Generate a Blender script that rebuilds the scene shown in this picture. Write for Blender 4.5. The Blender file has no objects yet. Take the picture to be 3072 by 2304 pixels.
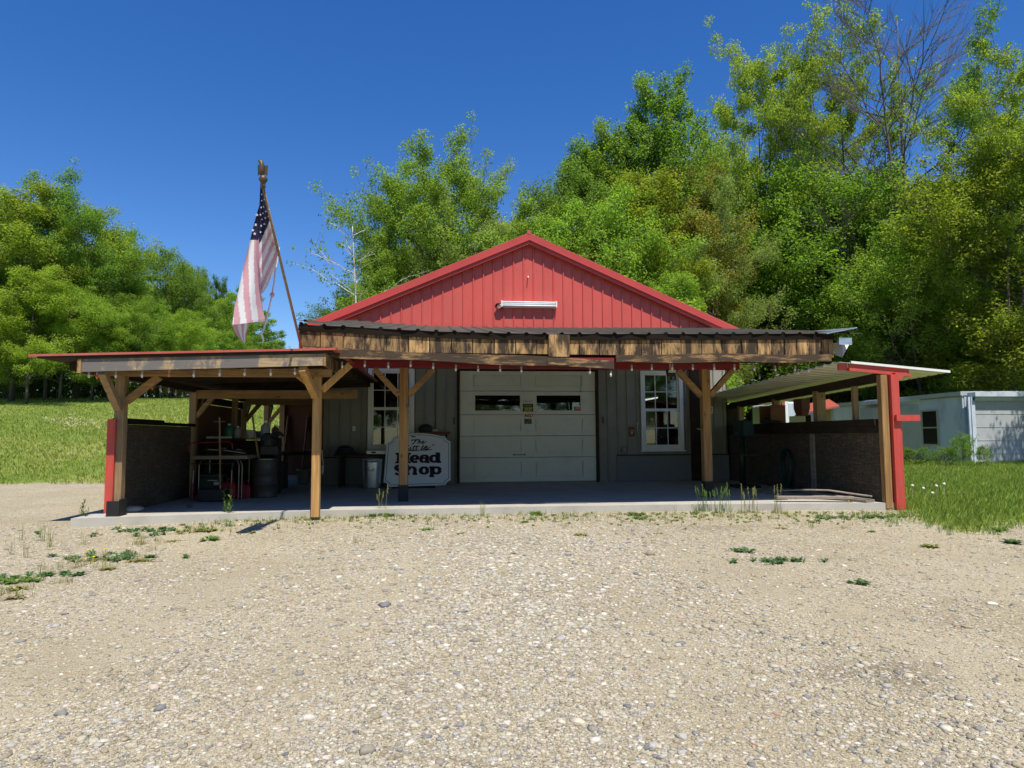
import bpy, math, random
import numpy as np
from mathutils import Vector, Matrix, Euler
R_ = math.radians
rng = random.Random(7)
nrg = np.random.default_rng(11)
SC = bpy.context.scene
COL = SC.collection

# ------------------------------------------------------------------ camera
CAM_LOC = Vector((0.0, -15.2, 1.02))
CAM_ROT = Matrix.Rotation(R_(-6.0), 3, 'Z') @ Matrix.Rotation(R_(90 + 4.41), 3, 'X') @ Matrix.Rotation(R_(-0.3), 3, 'Z')
FPX = 2048.0
def ray(u, v):
    return CAM_ROT @ Vector(((u - 1536) / FPX, (1152 - v) / FPX, -1.0))
def aty(u, v, Y):
    d = ray(u, v); return CAM_LOC + d * ((Y - CAM_LOC.y) / d.y)
def atx(u, v, X):
    d = ray(u, v); return CAM_LOC + d * ((X - CAM_LOC.x) / d.x)
def atz(u, v, Z):
    d = ray(u, v); return CAM_LOC + d * ((Z - CAM_LOC.z) / d.z)
def atd(u, v, D):
    return CAM_LOC + ray(u, v) * D
cam = bpy.data.cameras.new('camera')
cam.sensor_width = 36; cam.lens = 24; cam.clip_start = 0.05; cam.clip_end = 2000
camo = bpy.data.objects.new('camera', cam)
camo.matrix_world = Matrix.Translation(CAM_LOC) @ CAM_ROT.to_4x4()
COL.objects.link(camo); SC.camera = camo

# ------------------------------------------------------------------ light
SUN_EL, SUN_AZ = 64.0, 12.0
S = Vector((math.sin(R_(SUN_AZ)) * math.cos(R_(SUN_EL)), -math.cos(R_(SUN_AZ)) * math.cos(R_(SUN_EL)), math.sin(R_(SUN_EL))))
sl = bpy.data.lights.new('sun', 'SUN'); sl.energy = 5.0; sl.angle = R_(0.53); sl.color = (1.0, 0.945, 0.84)
slo = bpy.data.objects.new('sun', sl); slo.rotation_euler = S.to_track_quat('Z', 'Y').to_euler(); COL.objects.link(slo)
W = bpy.data.worlds.new('World'); SC.world = W; W.use_nodes = True
wn = W.node_tree.nodes; wl = W.node_tree.links
bg = wn['Background']
sky = wn.new('ShaderNodeTexSky'); sky.sky_type = 'NISHITA'; sky.sun_disc = False
sky.sun_elevation = R_(SUN_EL); sky.sun_rotation = R_(180 - SUN_AZ)
sky.altitude = 300; sky.air_density = 1.0; sky.dust_density = 0.25; sky.ozone_density = 3.0
hs = wn.new('ShaderNodeHueSaturation'); hs.inputs['Saturation'].default_value = 1.34; hs.inputs['Hue'].default_value = 0.512
wl.new(sky.outputs[0], hs.inputs['Color']); wl.new(hs.outputs[0], bg.inputs[0]); bg.inputs[1].default_value = 0.125
vs = SC.view_settings; vs.view_transform = 'Standard'; vs.look = 'None'; vs.exposure = 0.3; vs.gamma = 1.0
SC.cycles.max_bounces = 8; SC.cycles.diffuse_bounces = 4; SC.cycles.glossy_bounces = 3
SC.cycles.transmission_bounces = 4; SC.cycles.transparent_max_bounces = 6
SC.cycles.use_denoising = True
SC.cycles.sample_clamp_indirect = 6.0

# ------------------------------------------------------------------ tagging
def tag(o, label=None, cat=None, group=None, kind=None):
    if label: o['label'] = label
    if cat: o['category'] = cat
    if group: o['group'] = group
    if kind: o['kind'] = kind
    return o
def thing(name, label, cat, loc=(0, 0, 0), rz=0.0, group=None):
    o = bpy.data.objects.new(name, None); o.empty_display_size = 0.1
    o.location = loc; o.rotation_euler = (0, 0, rz); COL.objects.link(o)
    return tag(o, label, cat, group)
def copy_tree(o, parent=None):
    c = o.copy(); COL.objects.link(c)
    if parent is not None: c.parent = parent
    for ch in list(o.children): copy_tree(ch, c)
    return c
def worldloc(o):
    v = Vector((0, 0, 0))
    while o is not None:
        v += o.location; o = o.parent
    return v

# ------------------------------------------------------------------ mesh builder
class MB:
    def __init__(s): s.v = []; s.f = []; s.m = []; s.t = []; s.cm = 0; s.ct = None
    def add(s, vs_, fs, m=None, t=None):
        b = len(s.v); s.v += [tuple(p) for p in vs_]
        for f in fs:
            s.f.append(tuple(i + b for i in f)); s.m.append(s.cm if m is None else m)
            s.t.append((s.ct if s.ct is not None else 0.5) if t is None else t)
        return s
    def box(s, a, b, **k):
        x0, y0, z0 = (min(a[i], b[i]) for i in range(3)); x1, y1, z1 = (max(a[i], b[i]) for i in range(3))
        return s.add([(x0,y0,z0),(x1,y0,z0),(x1,y1,z0),(x0,y1,z0),(x0,y0,z1),(x1,y0,z1),(x1,y1,z1),(x0,y1,z1)],
              [(0,3,2,1),(4,5,6,7),(0,1,5,4),(1,2,6,5),(2,3,7,6),(3,0,4,7)], **k)
    def hexa(s, p, **k):   # 4 bottom ccw, 4 top
        return s.add(p, [(0,3,2,1),(4,5,6,7),(0,1,5,4),(1,2,6,5),(2,3,7,6),(3,0,4,7)], **k)
    def beam(s, p0, p1, w, h, up=(0, 0, 1), ch=0.004, **k):
        p0 = Vector(p0); p1 = Vector(p1); d = (p1 - p0).normalized(); up = Vector(up)
        if abs(d.dot(up)) > 0.97: up = Vector((0, 1, 0))
        r = d.cross(up).normalized(); q = r.cross(d).normalized()
        a, b = w / 2, h / 2
        prof = [(-a+ch,-b),(a-ch,-b),(a,-b+ch),(a,b-ch),(a-ch,b),(-a+ch,b),(-a,b-ch),(-a,-b+ch)]
        vs_ = [p + r * x + q * y for p in (p0, p1) for x, y in prof]; n = 8
        fs = [(i, (i+1) % n, n + (i+1) % n, n + i) for i in range(n)] + [tuple(range(n-1, -1, -1)), tuple(range(n, 2*n))]
        return s.add(vs_, fs, **k)
    def tube(s, pts, rad, n=6, cap=True, **k):
        pts = [Vector(p) for p in pts]
        if not hasattr(rad, '__len__'): rad = [rad] * len(pts)
        vs_ = []; prev = None
        for i, p in enumerate(pts):
            d = (pts[min(i+1, len(pts)-1)] - pts[max(i-1, 0)])
            d = d.normalized() if d.length > 1e-9 else Vector((0, 0, 1))
            if prev is None:
                a = Vector((1, 0, 0)) if abs(d.x) < 0.8 else Vector((0, 1, 0)); x = d.cross(a).normalized()
            else:
                x = (prev - d * prev.dot(d)); x = x.normalized() if x.length > 1e-6 else prev
            y = d.cross(x); prev = x
            for j in range(n):
                t = 2 * math.pi * j / n
                vs_.append(p + (x * math.cos(t) + y * math.sin(t)) * rad[i])
        fs = []
        for i in range(len(pts) - 1):
            for j in range(n):
                fs.append((i*n+j, i*n+(j+1) % n, (i+1)*n+(j+1) % n, (i+1)*n+j))
        if cap:
            fs.append(tuple(range(n-1, -1, -1))); b = (len(pts)-1) * n; fs.append(tuple(range(b, b+n)))
        return s.add(vs_, fs, **k)
    def lathe(s, prof, c=(0, 0, 0), n=20, wob=None, **k):
        vs_ = []
        for r, z in prof:
            for j in range(n):
                t = 2*math.pi*j/n; rr = r * (wob(j, z) if wob else 1)
                vs_.append((c[0] + rr*math.cos(t), c[1] + rr*math.sin(t), c[2] + z))
        fs = [(i*n+j, i*n+(j+1) % n, (i+1)*n+(j+1) % n, (i+1)*n+j) for i in range(len(prof)-1) for j in range(n)]
        fs.append(tuple(range(n-1, -1, -1))); b = (len(prof)-1)*n; fs.append(tuple(range(b, b+n)))
        return s.add(vs_, fs, **k)
    def prism(s, poly, f, depth, **k):   # poly 2d, f maps (x,y,d)->3d
        n = len(poly)
        vs_ = [f(x, y, 0) for x, y in poly] + [f(x, y, depth) for x, y in poly]
        return s.add(vs_, [tuple(range(n))[::-1], tuple(range(n, 2*n))] + [(i, (i+1) % n, n+(i+1) % n, n+i) for i in range(n)], **k)
    def build(s, name, mats, parent=None, smooth=False, label=None, bevel=0, kind=None):
        off = worldloc(parent) if parent is not None else Vector((0, 0, 0))
        me = bpy.data.meshes.new(name)
        me.from_pydata([(x-off.x, y-off.y, z-off.z) for x, y, z in s.v], [], s.f)
        if not isinstance(mats, (list, tuple)): mats = [mats]
        for m in mats: me.materials.append(m)
        me.polygons.foreach_set('material_index', s.m)
        at = me.attributes.new('tint', 'FLOAT', 'FACE'); at.data.foreach_set('value', s.t)
        if smooth: me.polygons.foreach_set('use_smooth', [True]*len(s.f))
        me.update()
        o = bpy.data.objects.new(name, me); COL.objects.link(o)
        if parent is not None: o.parent = parent
        if label: o['label'] = label
        if kind: o['kind'] = kind
        if bevel:
            b = o.modifiers.new('bevel', 'BEVEL'); b.width = bevel; b.segments = 2; b.limit_method = 'ANGLE'
        return o
def mesh_np(name, V, F, mats, tint=None, mi=None, smooth=False, parent=None):
    me = bpy.data.meshes.new(name); k = F.shape[1]
    me.vertices.add(len(V)); me.vertices.foreach_set('co', np.ascontiguousarray(V, np.float32).ravel())
    me.loops.add(F.size); me.loops.foreach_set('vertex_index', np.ascontiguousarray(F, np.int32).ravel())
    me.polygons.add(len(F)); me.polygons.foreach_set('loop_start', np.arange(0, F.size, k, dtype=np.int32))
    me.polygons.foreach_set('loop_total', np.full(len(F), k, np.int32))
    if not isinstance(mats, (list, tuple)): mats = [mats]
    for m in mats: me.materials.append(m)
    if mi is not None: me.polygons.foreach_set('material_index', np.ascontiguousarray(mi, np.int32))
    if tint is not None:
        at = me.attributes.new('tint', 'FLOAT', 'FACE'); at.data.foreach_set('value', np.ascontiguousarray(tint, np.float32))
    if smooth: me.polygons.foreach_set('use_smooth', np.ones(len(F), bool))
    me.update(calc_edges=True); me.validate()
    o = bpy.data.objects.new(name, me); COL.objects.link(o)
    if parent is not None: o.parent = parent
    return o

# ------------------------------------------------------------------ materials
def nodes(name):
    m = bpy.data.materials.new(name); m.use_nodes = True
    t = m.node_tree; b = t.nodes['Principled BSDF']
    return m, t, b
def N(t, typ, **k):
    n = t.nodes.new(typ)
    for a, v in k.items(): setattr(n, a, v)
    return n
def L(t, a, b): t.links.new(a, b)
def ramp(t, fac, stops):
    r = N(t, 'ShaderNodeValToRGB'); e = r.color_ramp.elements
    while len(e) < len(stops): e.new(0.5)
    for i, (p, c) in enumerate(stops):
        e[i].position = p; e[i].color = (c[0], c[1], c[2], 1) if hasattr(c, '__len__') else (c, c, c, 1)
    if fac is not None: L(t, fac, r.inputs[0])
    return r.outputs[0]
def mix(t, fac, a, b, mode='MIX'):
    n = N(t, 'ShaderNodeMix', data_type='RGBA', blend_type=mode)
    if hasattr(fac, 'is_linked'): L(t, fac, n.inputs[0])
    else: n.inputs[0].default_value = fac
    for i, x in ((6, a), (7, b)):
        if hasattr(x, 'is_linked'): L(t, x, n.inputs[i])
        else: n.inputs[i].default_value = (x[0], x[1], x[2], 1) if hasattr(x, '__len__') else (x, x, x, 1)
    return n.outputs[2]
def math_(t, op, a, b=None, clamp=False):
    n = N(t, 'ShaderNodeMath', operation=op, use_clamp=clamp)
    for i, x in enumerate((a, b)):
        if x is None: continue
        if hasattr(x, 'is_linked'): L(t, x, n.inputs[i])
        else: n.inputs[i].default_value = x
    return n.outputs[0]
def noise(t, scale=5, detail=4, rough=0.55, sc=(1, 1, 1), dist=0.0, coord='Position', out=0):
    if coord == 'Position': c = N(t, 'ShaderNodeNewGeometry').outputs['Position']
    else: c = N(t, 'ShaderNodeTexCoord').outputs[coord]
    mp = N(t, 'ShaderNodeMapping'); mp.inputs['Scale'].default_value = sc; L(t, c, mp.inputs[0])
    n = N(t, 'ShaderNodeTexNoise'); n.inputs['Scale'].default_value = scale
    n.inputs['Detail'].default_value = detail; n.inputs['Roughness'].default_value = rough; n.inputs['Distortion'].default_value = dist
    L(t, mp.outputs[0], n.inputs[0]); return n.outputs[out]
def attr(t, name='tint'):
    a = N(t, 'ShaderNodeAttribute'); a.attribute_name = name; return a.outputs['Fac']
def bump(t, h, b, strength=0.3, dist=0.01):
    n = N(t, 'ShaderNodeBump'); n.inputs['Strength'].default_value = strength; n.inputs['Distance'].default_value = dist
    L(t, h, n.inputs['Height']); L(t, n.outputs[0], b.inputs['Normal'])
def pm(name, c, rough=0.6, metal=0.0, var=0.15, scale=6, sc=(1, 1, 1), spec=0.4, bs=0.0, dirt=None, dirt_amt=0.5, dirt_scale=3, dirt_sc=(1, 1, 1), coord='Position'):
    m, t, b = nodes(name)
    f = noise(t, scale, 5, sc=sc, coord=coord)
    col = ramp(t, f, [(0.25, [x*(1-var) for x in c]), (0.75, [min(1, x*(1+var)) for x in c])])
    if dirt:
        d = ramp(t, noise(t, dirt_scale, 6, 0.65, sc=dirt_sc, coord=coord), [(0.48, 0), (0.7, 1)])
        col = mix(t, math_(t, 'MULTIPLY', d, dirt_amt), col, dirt)
    L(t, col, b.inputs['Base Color']); b.inputs['Roughness'].default_value = rough; b.inputs['Metallic'].default_value = metal
    b.inputs['Specular IOR Level'].default_value = spec
    if bs: bump(t, noise(t, scale*6, 4, coord=coord), b, bs, 0.01)
    return m
def wood(name, light, dark, grain='Z', stain=None, stain_amt=0.6, rough=0.75, gs=1.0, stain_sc=None, knots=True, st=(0.46, 0.68)):
    m, t, b = nodes(name)
    lo, hi = 0.7*gs, 22.0*gs
    sc = {'X': (lo, hi, hi), 'Y': (hi, lo, hi), 'Z': (hi, hi, lo)}[grain]
    tn = attr(t)
    f = noise(t, 1.0, 6, 0.6, sc=sc, dist=0.6)
    f2 = noise(t, 3.0, 3, 0.5, sc=sc)
    col = ramp(t, f, [(0.3, dark), (0.52, [(a+c)/2 for a, c in zip(light, dark)]), (0.72, light)])
    col = mix(t, 0.35, col, ramp(t, f2, [(0.35, [x*0.6 for x in dark]), (0.6, light)]))
    tv = N(t, 'ShaderNodeMapRange'); tv.inputs[3].default_value = 0.62; tv.inputs[4].default_value = 1.3; L(t, tn, tv.inputs[0])
    col = mix(t, 1.0, col, tv.outputs[0], 'MULTIPLY')
    if knots:
        v = N(t, 'ShaderNodeTexVoronoi'); v.inputs['Scale'].default_value = 1.0
        c = N(t, 'ShaderNodeNewGeometry').outputs['Position']; mp = N(t, 'ShaderNodeMapping')
        mp.inputs['Scale'].default_value = {'X': (2.6, 6, 6), 'Y': (6, 2.6, 6), 'Z': (6, 6, 2.6)}[grain]
        L(t, c, mp.inputs[0]); L(t, mp.outputs[0], v.inputs[0])
        k = ramp(t, v.outputs['Distance'], [(0.06, 1), (0.13, 0)])
        col = mix(t, math_(t, 'MULTIPLY', k, 0.75), col, [x*0.35 for x in dark])
    if stain:
        s1 = noise(t, 2.4, 6, 0.7, sc=stain_sc or (1, 1, 1), dist=0.4)
        d = ramp(t, s1, [(st[0], 0), (st[1], 1)])
        col = mix(t, math_(t, 'MULTIPLY', d, stain_amt), col, stain)
    L(t, col, b.inputs['Base Color']); b.inputs['Roughness'].default_value = rough; b.inputs['Specular IOR Level'].default_value = 0.25
    bump(t, f, b, 0.35, 0.006)
    return m
def flat(name, c, rough=0.5, metal=0, spec=0.4):
    return pm(name, c, rough, metal, 0.06, 12, spec=spec)
M = {}
M['red'] = pm('red_metal_paint', (0.56, 0.088, 0.072), 0.42, var=0.12, scale=1.3, sc=(1, 1, .5), spec=0.4, bs=0.0, dirt=(0.42, 0.13, 0.10), dirt_amt=0.5, dirt_scale=3.0, dirt_sc=(3, 1, 0.22))
M['redtrim'] = pm('red_trim_paint', (0.46, 0.06, 0.052), 0.4, var=0.10, scale=2, spec=0.4)
M['redshade'] = pm('shaded_red_paint', (0.20, 0.010, 0.018), 0.5, var=0.12, scale=4)  # red board paint darkened for the shade under the porch
M['redwood'] = pm('red_board_paint', (0.50, 0.06, 0.045), 0.5, var=0.14, scale=5, sc=(4, 4, 0.6), bs=0.1, dirt=(0.25, 0.12, 0.08), dirt_amt=0.4, dirt_scale=9)
M['redroof'] = pm('red_roof_metal', (0.43, 0.09, 0.065), 0.45, var=0.12, scale=2, dirt=(0.45, 0.2, 0.15), dirt_amt=0.4)
M['brownroof'] = pm('brown_roof_metal', (0.080, 0.072, 0.05), 0.55, var=0.18, scale=2.2, spec=0.3, dirt=(0.05, 0.042, 0.03), dirt_amt=0.6, dirt_scale=3)
M['siding'] = pm('grey_siding', (0.23, 0.227, 0.195), 0.5, var=0.07, scale=2, dirt=(0.13, 0.125, 0.105), dirt_amt=0.35)
M['skirt'] = pm('grey_skirt', (0.18, 0.19, 0.2), 0.7, var=0.12, scale=3, bs=0.1, dirt=(0.15, 0.15, 0.15))
M['doorwhite'] = pm('cream_door_paint', (0.68, 0.675, 0.60), 0.45, var=0.03, scale=2, dirt=(0.5, 0.48, 0.40), dirt_amt=0.3)
M['white'] = pm('white_vinyl', (0.76, 0.76, 0.74), 0.45, var=0.03, scale=4)
M['whiteroof'] = pm('white_metal_sheet', (0.74, 0.72, 0.62), 0.4, var=0.05, scale=3, dirt=(0.5, 0.46, 0.36), dirt_amt=0.35, dirt_scale=2.5)
M['concrete'] = pm('concrete', (0.44, 0.415, 0.36), 0.85, var=0.10, scale=2.2, bs=0.15, dirt=(0.27, 0.25, 0.21), dirt_amt=0.5, dirt_scale=1.7)
M['black'] = flat('black_paint', (0.018, 0.018, 0.02), 0.5)
M['tar'] = pm('black_tar', (0.012, 0.012, 0.013), 0.7, var=0.3, scale=8, bs=0.3)
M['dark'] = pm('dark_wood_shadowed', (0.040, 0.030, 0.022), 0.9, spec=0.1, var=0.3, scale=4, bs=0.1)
M['chrome'] = flat('steel', (0.17, 0.17, 0.17), 0.35, 1.0)
M['galv'] = pm('galvanised', (0.55, 0.57, 0.6), 0.35, 0.9, var=0.15, scale=7)
M['navy'] = flat('navy_ink', (0.012, 0.012, 0.035), 0.5)
M['maroon'] = flat('maroon_ink', (0.12, 0.012, 0.018), 0.5)
M['signwhite'] = pm('sign_white', (0.74, 0.745, 0.76), 0.4, var=0.03, scale=4)
M['green'] = flat('dark_green_paint', (0.008, 0.026, 0.016), 0.4)
M['hose'] = flat('green_rubber', (0.01, 0.04, 0.025), 0.4)
M['redplastic'] = flat('red_plastic', (0.22, 0.012, 0.018), 0.4)
M['blueplastic'] = flat('blue_plastic', (0.02, 0.035, 0.16), 0.4)
M['greenplastic'] = flat('green_plastic', (0.02, 0.13, 0.08), 0.4)
M['orange'] = flat('orange_plastic', (0.7, 0.14, 0.03), 0.4)
M['yellow'] = flat('yellow_print', (0.6, 0.55, 0.03), 0.5)
M['redprint'] = flat('red_print', (0.45, 0.05, 0.03), 0.5)
M['greyprint'] = flat('grey_print', (0.3, 0.28, 0.27), 0.5)
M['bulb'] = flat('clear_bulb', (0.62, 0.58, 0.52), 0.12, 0, 0.8)
M['gold'] = flat('aged_brass', (0.11, 0.08, 0.045), 0.5, 0.4)
M['tubewhite'] = flat('tube_glass', (0.86, 0.86, 0.88), 0.2)
M['barrel'] = pm('dark_barrel_paint', (0.04, 0.038, 0.033), 0.45, var=0.25, scale=4, dirt=(0.1, 0.05, 0.03), dirt_amt=0.5)
M['brownboard'] = pm('brown_hardboard', (0.11, 0.045, 0.025), 0.65, var=0.15, scale=3)
M['greybeige'] = pm('beige_plastic', (0.42, 0.40, 0.34), 0.6, var=0.05)
M['tabletop'] = pm('table_top', (0.22, 0.17, 0.12), 0.6, var=0.1)
M['post'] = wood('post_wood', (0.46, 0.27, 0.105), (0.22, 0.115, 0.045), 'Z', (0.12, 0.075, 0.04), 0.5, stain_sc=(2, 2, .5))
M['postyellow'] = wood('fresh_post_wood', (0.60, 0.36, 0.13), (0.36, 0.185, 0.06), 'Z', (0.22, 0.12, 0.055), 0.5, stain_sc=(2.5, 2.5, .5))
M['postx'] = wood('beam_wood', (0.44, 0.27, 0.12), (0.24, 0.135, 0.06), 'X', (0.10, 0.075, 0.055), 0.5)
M['posty'] = wood('rafter_wood', (0.34, 0.23, 0.13), (0.19, 0.12, 0.07), 'Y')
M['oldpost'] = wood('weathered_post', (0.42, 0.285, 0.15), (0.22, 0.14, 0.075), 'Z', (0.13, 0.11, 0.085), 0.5)
M['fascia'] = wood('weathered_board', (0.55, 0.34, 0.145), (0.30, 0.17, 0.07), 'Z', (0.03, 0.022, 0.016), 0.95, stain_sc=(3.2, 3.2, 0.7), st=(0.42, 0.56))
M['fasciax'] = wood('weathered_rail', (0.48, 0.29, 0.12), (0.25, 0.14, 0.06), 'X', (0.035, 0.026, 0.02), 0.93, stain_sc=(1.0, 1, 5.0), st=(0.36, 0.50))
M['greyboard'] = wood('greyed_board', (0.50, 0.37, 0.21), (0.27, 0.19, 0.11), 'X', (0.13, 0.125, 0.125), 0.9, stain_sc=(1.3, 1, 1.0), st=(0.42, 0.52))
M['blackboard'] = pm('stained_shaded_board', (0.016, 0.012, 0.009), 0.9, spec=0.08, var=0.4, scale=3, sc=(0.5, 1, 6), bs=0.2)
M['lumber'] = wood('grey_lumber', (0.36, 0.31, 0.25), (0.2, 0.165, 0.13), 'Y', (0.12, 0.1, 0.085), 0.4)
M['plank'] = wood('brown_plank', (0.22, 0.10, 0.045), (0.13, 0.055, 0.025), 'X', knots=False)
def osb():
    m, t, b = nodes('strand_board')
    c = N(t, 'ShaderNodeNewGeometry').outputs['Position']; hs = []
    for rx, sc in ((0.5, (1, 5, 55)), (-0.8, (1, 60, 6)), (0.05, (1, 7, 70))):
        mp = N(t, 'ShaderNodeMapping'); mp.inputs['Rotation'].default_value = (rx, 0, 0); mp.inputs['Scale'].default_value = sc
        L(t, c, mp.inputs[0]); n = N(t, 'ShaderNodeTexNoise'); n.inputs['Scale'].default_value = 1.0; n.inputs['Detail'].default_value = 2; n.inputs['Distortion'].default_value = 1.6
        L(t, mp.outputs[0], n.inputs[0]); hs.append(n.outputs[0])
    h = math_(t, 'MAXIMUM', math_(t, 'MAXIMUM', hs[0], hs[1]), hs[2])
    col = ramp(t, h, [(0.42, (0.035, 0.027, 0.02)), (0.56, (0.075, 0.058, 0.04)), (0.70, (0.17, 0.13, 0.085)), (0.8, (0.24, 0.19, 0.13))])
    col = mix(t, ramp(t, noise(t, 1.5, 4), [(0.4, 0), (0.7, 0.6)]), col, (0.045, 0.037, 0.03))
    L(t, col, b.inputs['Base Color']); b.inputs['Roughness'].default_value = 0.8; b.inputs['Specular IOR Level'].default_value = 0.2
    return m
M['osb'] = osb()
def glass():
    m, t, b = nodes('window_glass')
    t.nodes.remove(b); out = t.nodes['Material Output']
    tr = N(t, 'ShaderNodeBsdfTransparent'); tr.inputs[0].default_value = (0.62, 0.66, 0.64, 1)
    gl = N(t, 'ShaderNodeBsdfGlossy'); gl.inputs['Roughness'].default_value = 0.01; gl.inputs[0].default_value = (0.9, 0.93, 0.95, 1)
    fr = N(t, 'ShaderNodeFresnel'); fr.inputs[0].default_value = 1.55
    n = N(t, 'ShaderNodeBump'); n.inputs['Strength'].default_value = 0.02; L(t, noise(t, 1.2, 1), n.inputs['Height']); L(t, n.outputs[0], gl.inputs['Normal'])
    ms = N(t, 'ShaderNodeMixShader'); L(t, math_(t, 'MULTIPLY', fr.outputs[0], 1.4, True), ms.inputs[0]); L(t, tr.outputs[0], ms.inputs[1]); L(t, gl.outputs[0], ms.inputs[2])
    L(t, ms.outputs[0], out.inputs[0]); return m
M['glass'] = glass()
M['darkglass'] = flat('dark_glass', (.008, .009, .01), .25, 0, .25)
def emis(name, c, s):
    m, t, b = nodes(name); b.inputs['Base Color'].default_value = (*c, 1)
    b.inputs['Emission Color'].default_value = (*c, 1); b.inputs['Emission Strength'].default_value = s; return m
M['lit'] = emis('pane_glow', (1, 0.98, 0.93), 1.6)  # added glow for the reflection bar behind the right window
def leafmat(name='leaf', tl=0.6):
    m, t, b = nodes(name); out = t.nodes['Material Output']
    oi = N(t, 'ShaderNodeObjectInfo')
    tv = N(t, 'ShaderNodeMapRange'); tv.inputs[3].default_value = 0.65; tv.inputs[4].default_value = 1.35; L(t, attr(t), tv.inputs[0])
    col = mix(t, 1.0, oi.outputs['Color'], tv.outputs[0], 'MULTIPLY')
    col = mix(t, ramp(t, attr(t, 'tint'), [(0.85, 0), (1.0, 0.2)]), col, (0.25, 0.24, 0.04))
    L(t, col, b.inputs['Base Color']); b.inputs['Roughness'].default_value = 0.5; b.inputs['Specular IOR Level'].default_value = 0.3
    tr = N(t, 'ShaderNodeBsdfTranslucent'); L(t, mix(t, 1.0, col, (1.35, 1.45, 0.6), 'MULTIPLY'), tr.inputs[0])
    ms = N(t, 'ShaderNodeMixShader'); ms.inputs[0].default_value = tl
    L(t, b.outputs[0], ms.inputs[1]); L(t, tr.outputs[0], ms.inputs[2]); L(t, ms.outputs[0], out.inputs[0])
    return m
M['leaf'] = leafmat(); M['grass'] = leafmat('grass_blade', 0.4); M['herb'] = leafmat('herb_leaf', 0.35)
M['bark'] = pm('bark', (0.10, 0.085, 0.068), 0.9, var=0.45, scale=3, sc=(4, 4, 1), bs=0.4, coord='Object')
M['barkgrey'] = pm('grey_bark', (0.13, 0.115, 0.10), 0.9, var=0.4, scale=3, sc=(4, 4, 1), bs=0.3, coord='Object')
M['birchbark'] = pm('birch_bark', (0.62, 0.60, 0.55), 0.7, var=0.15, scale=3, sc=(1, 1, 5), dirt=(0.06, 0.05, 0.05), dirt_amt=0.9, dirt_scale=5, dirt_sc=(1, 1, 4), coord='Object')

# ------------------------------------------------------------------ ground
def sstep(a, b, x):
    t = np.clip((x - a) / (b - a), 0, 1); return t*t*(3-2*t)
def hgt(x, y):
    x = np.asarray(x, float); y = np.asarray(y, float)
    lot = -0.10 - 0.045*np.clip(-5.4 - y, 0, 7)
    lot = lot + 0.03*np.sin(x*0.9+1)*np.sin(y*0.7)*sstep(-5.5, -7.5, y)
    wx = np.where(y < 14, sstep(-4.7, -9.5, x), sstep(6, -9.5, x))
    fld = 0.115*np.clip(y-3.5, 0, 35) + 0.06*np.clip(y-38.5, 0, 200)
    rise = 0.05*np.clip(y-26, 0, 60)*sstep(0, 12, x)
    bump_ = 0.05*np.sin(x*0.55+y*0.21)*np.sin(y*0.43-x*0.12)*sstep(3, 9, np.abs(y-0.0))*np.where(y > 3, 1, 0)
    return lot + wx*(fld) + rise + bump_
def hz(x, y): return float(hgt(x, y))
def gmask(x, y):
    left = np.minimum(y - 3.0 - 0.35*np.sin(x*1.1), -3.9 - x) * 0.8
    right = np.minimum(x - 6.45 - 0.25*np.sin(y*2.0), y + 7.35 + 0.28*np.sin(x*2.3)) * 1.2
    back = y - 13.0
    return np.maximum(np.maximum(np.maximum(left, right), back), -17.8 - y)
def axis(a, b, near0, near1, fine, coarse):
    out = [a]
    while out[-1] < b:
        p = out[-1]; d = max(near0 - p, p - near1, 0)
        out.append(p + min(coarse, fine + d*0.12))
    return np.array(out)
gx = axis(-260, 260, -8, 12, 0.22, 14); gy = axis(-120, 420, -14, 6, 0.22, 16)
GX, GY = np.meshgrid(gx, gy)
GV = np.stack([GX, GY, hgt(GX, GY)], -1).reshape(-1, 3)
nx, ny = len(gx), len(gy)
ii = (np.arange(ny-1)[:, None]*nx + np.arange(nx-1)[None]).ravel()
GF = np.stack([ii, ii+1, ii+nx+1, ii+nx], 1)
def trackf(x, y):
    t = np.zeros_like(np.asarray(x, float))
    for a, b, w in ((-2.3, .22, .42), (-.75, .22, .38), (1.5, -.10, .40), (3.0, -.12, .45), (4.6, .25, .8)):
        t = np.maximum(t, np.exp(-((x - a - b*(y+11) - .12*np.sin(y*1.3+a))/w)**2))
    return t*sstep(-6.6, -9.0, y)
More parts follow.
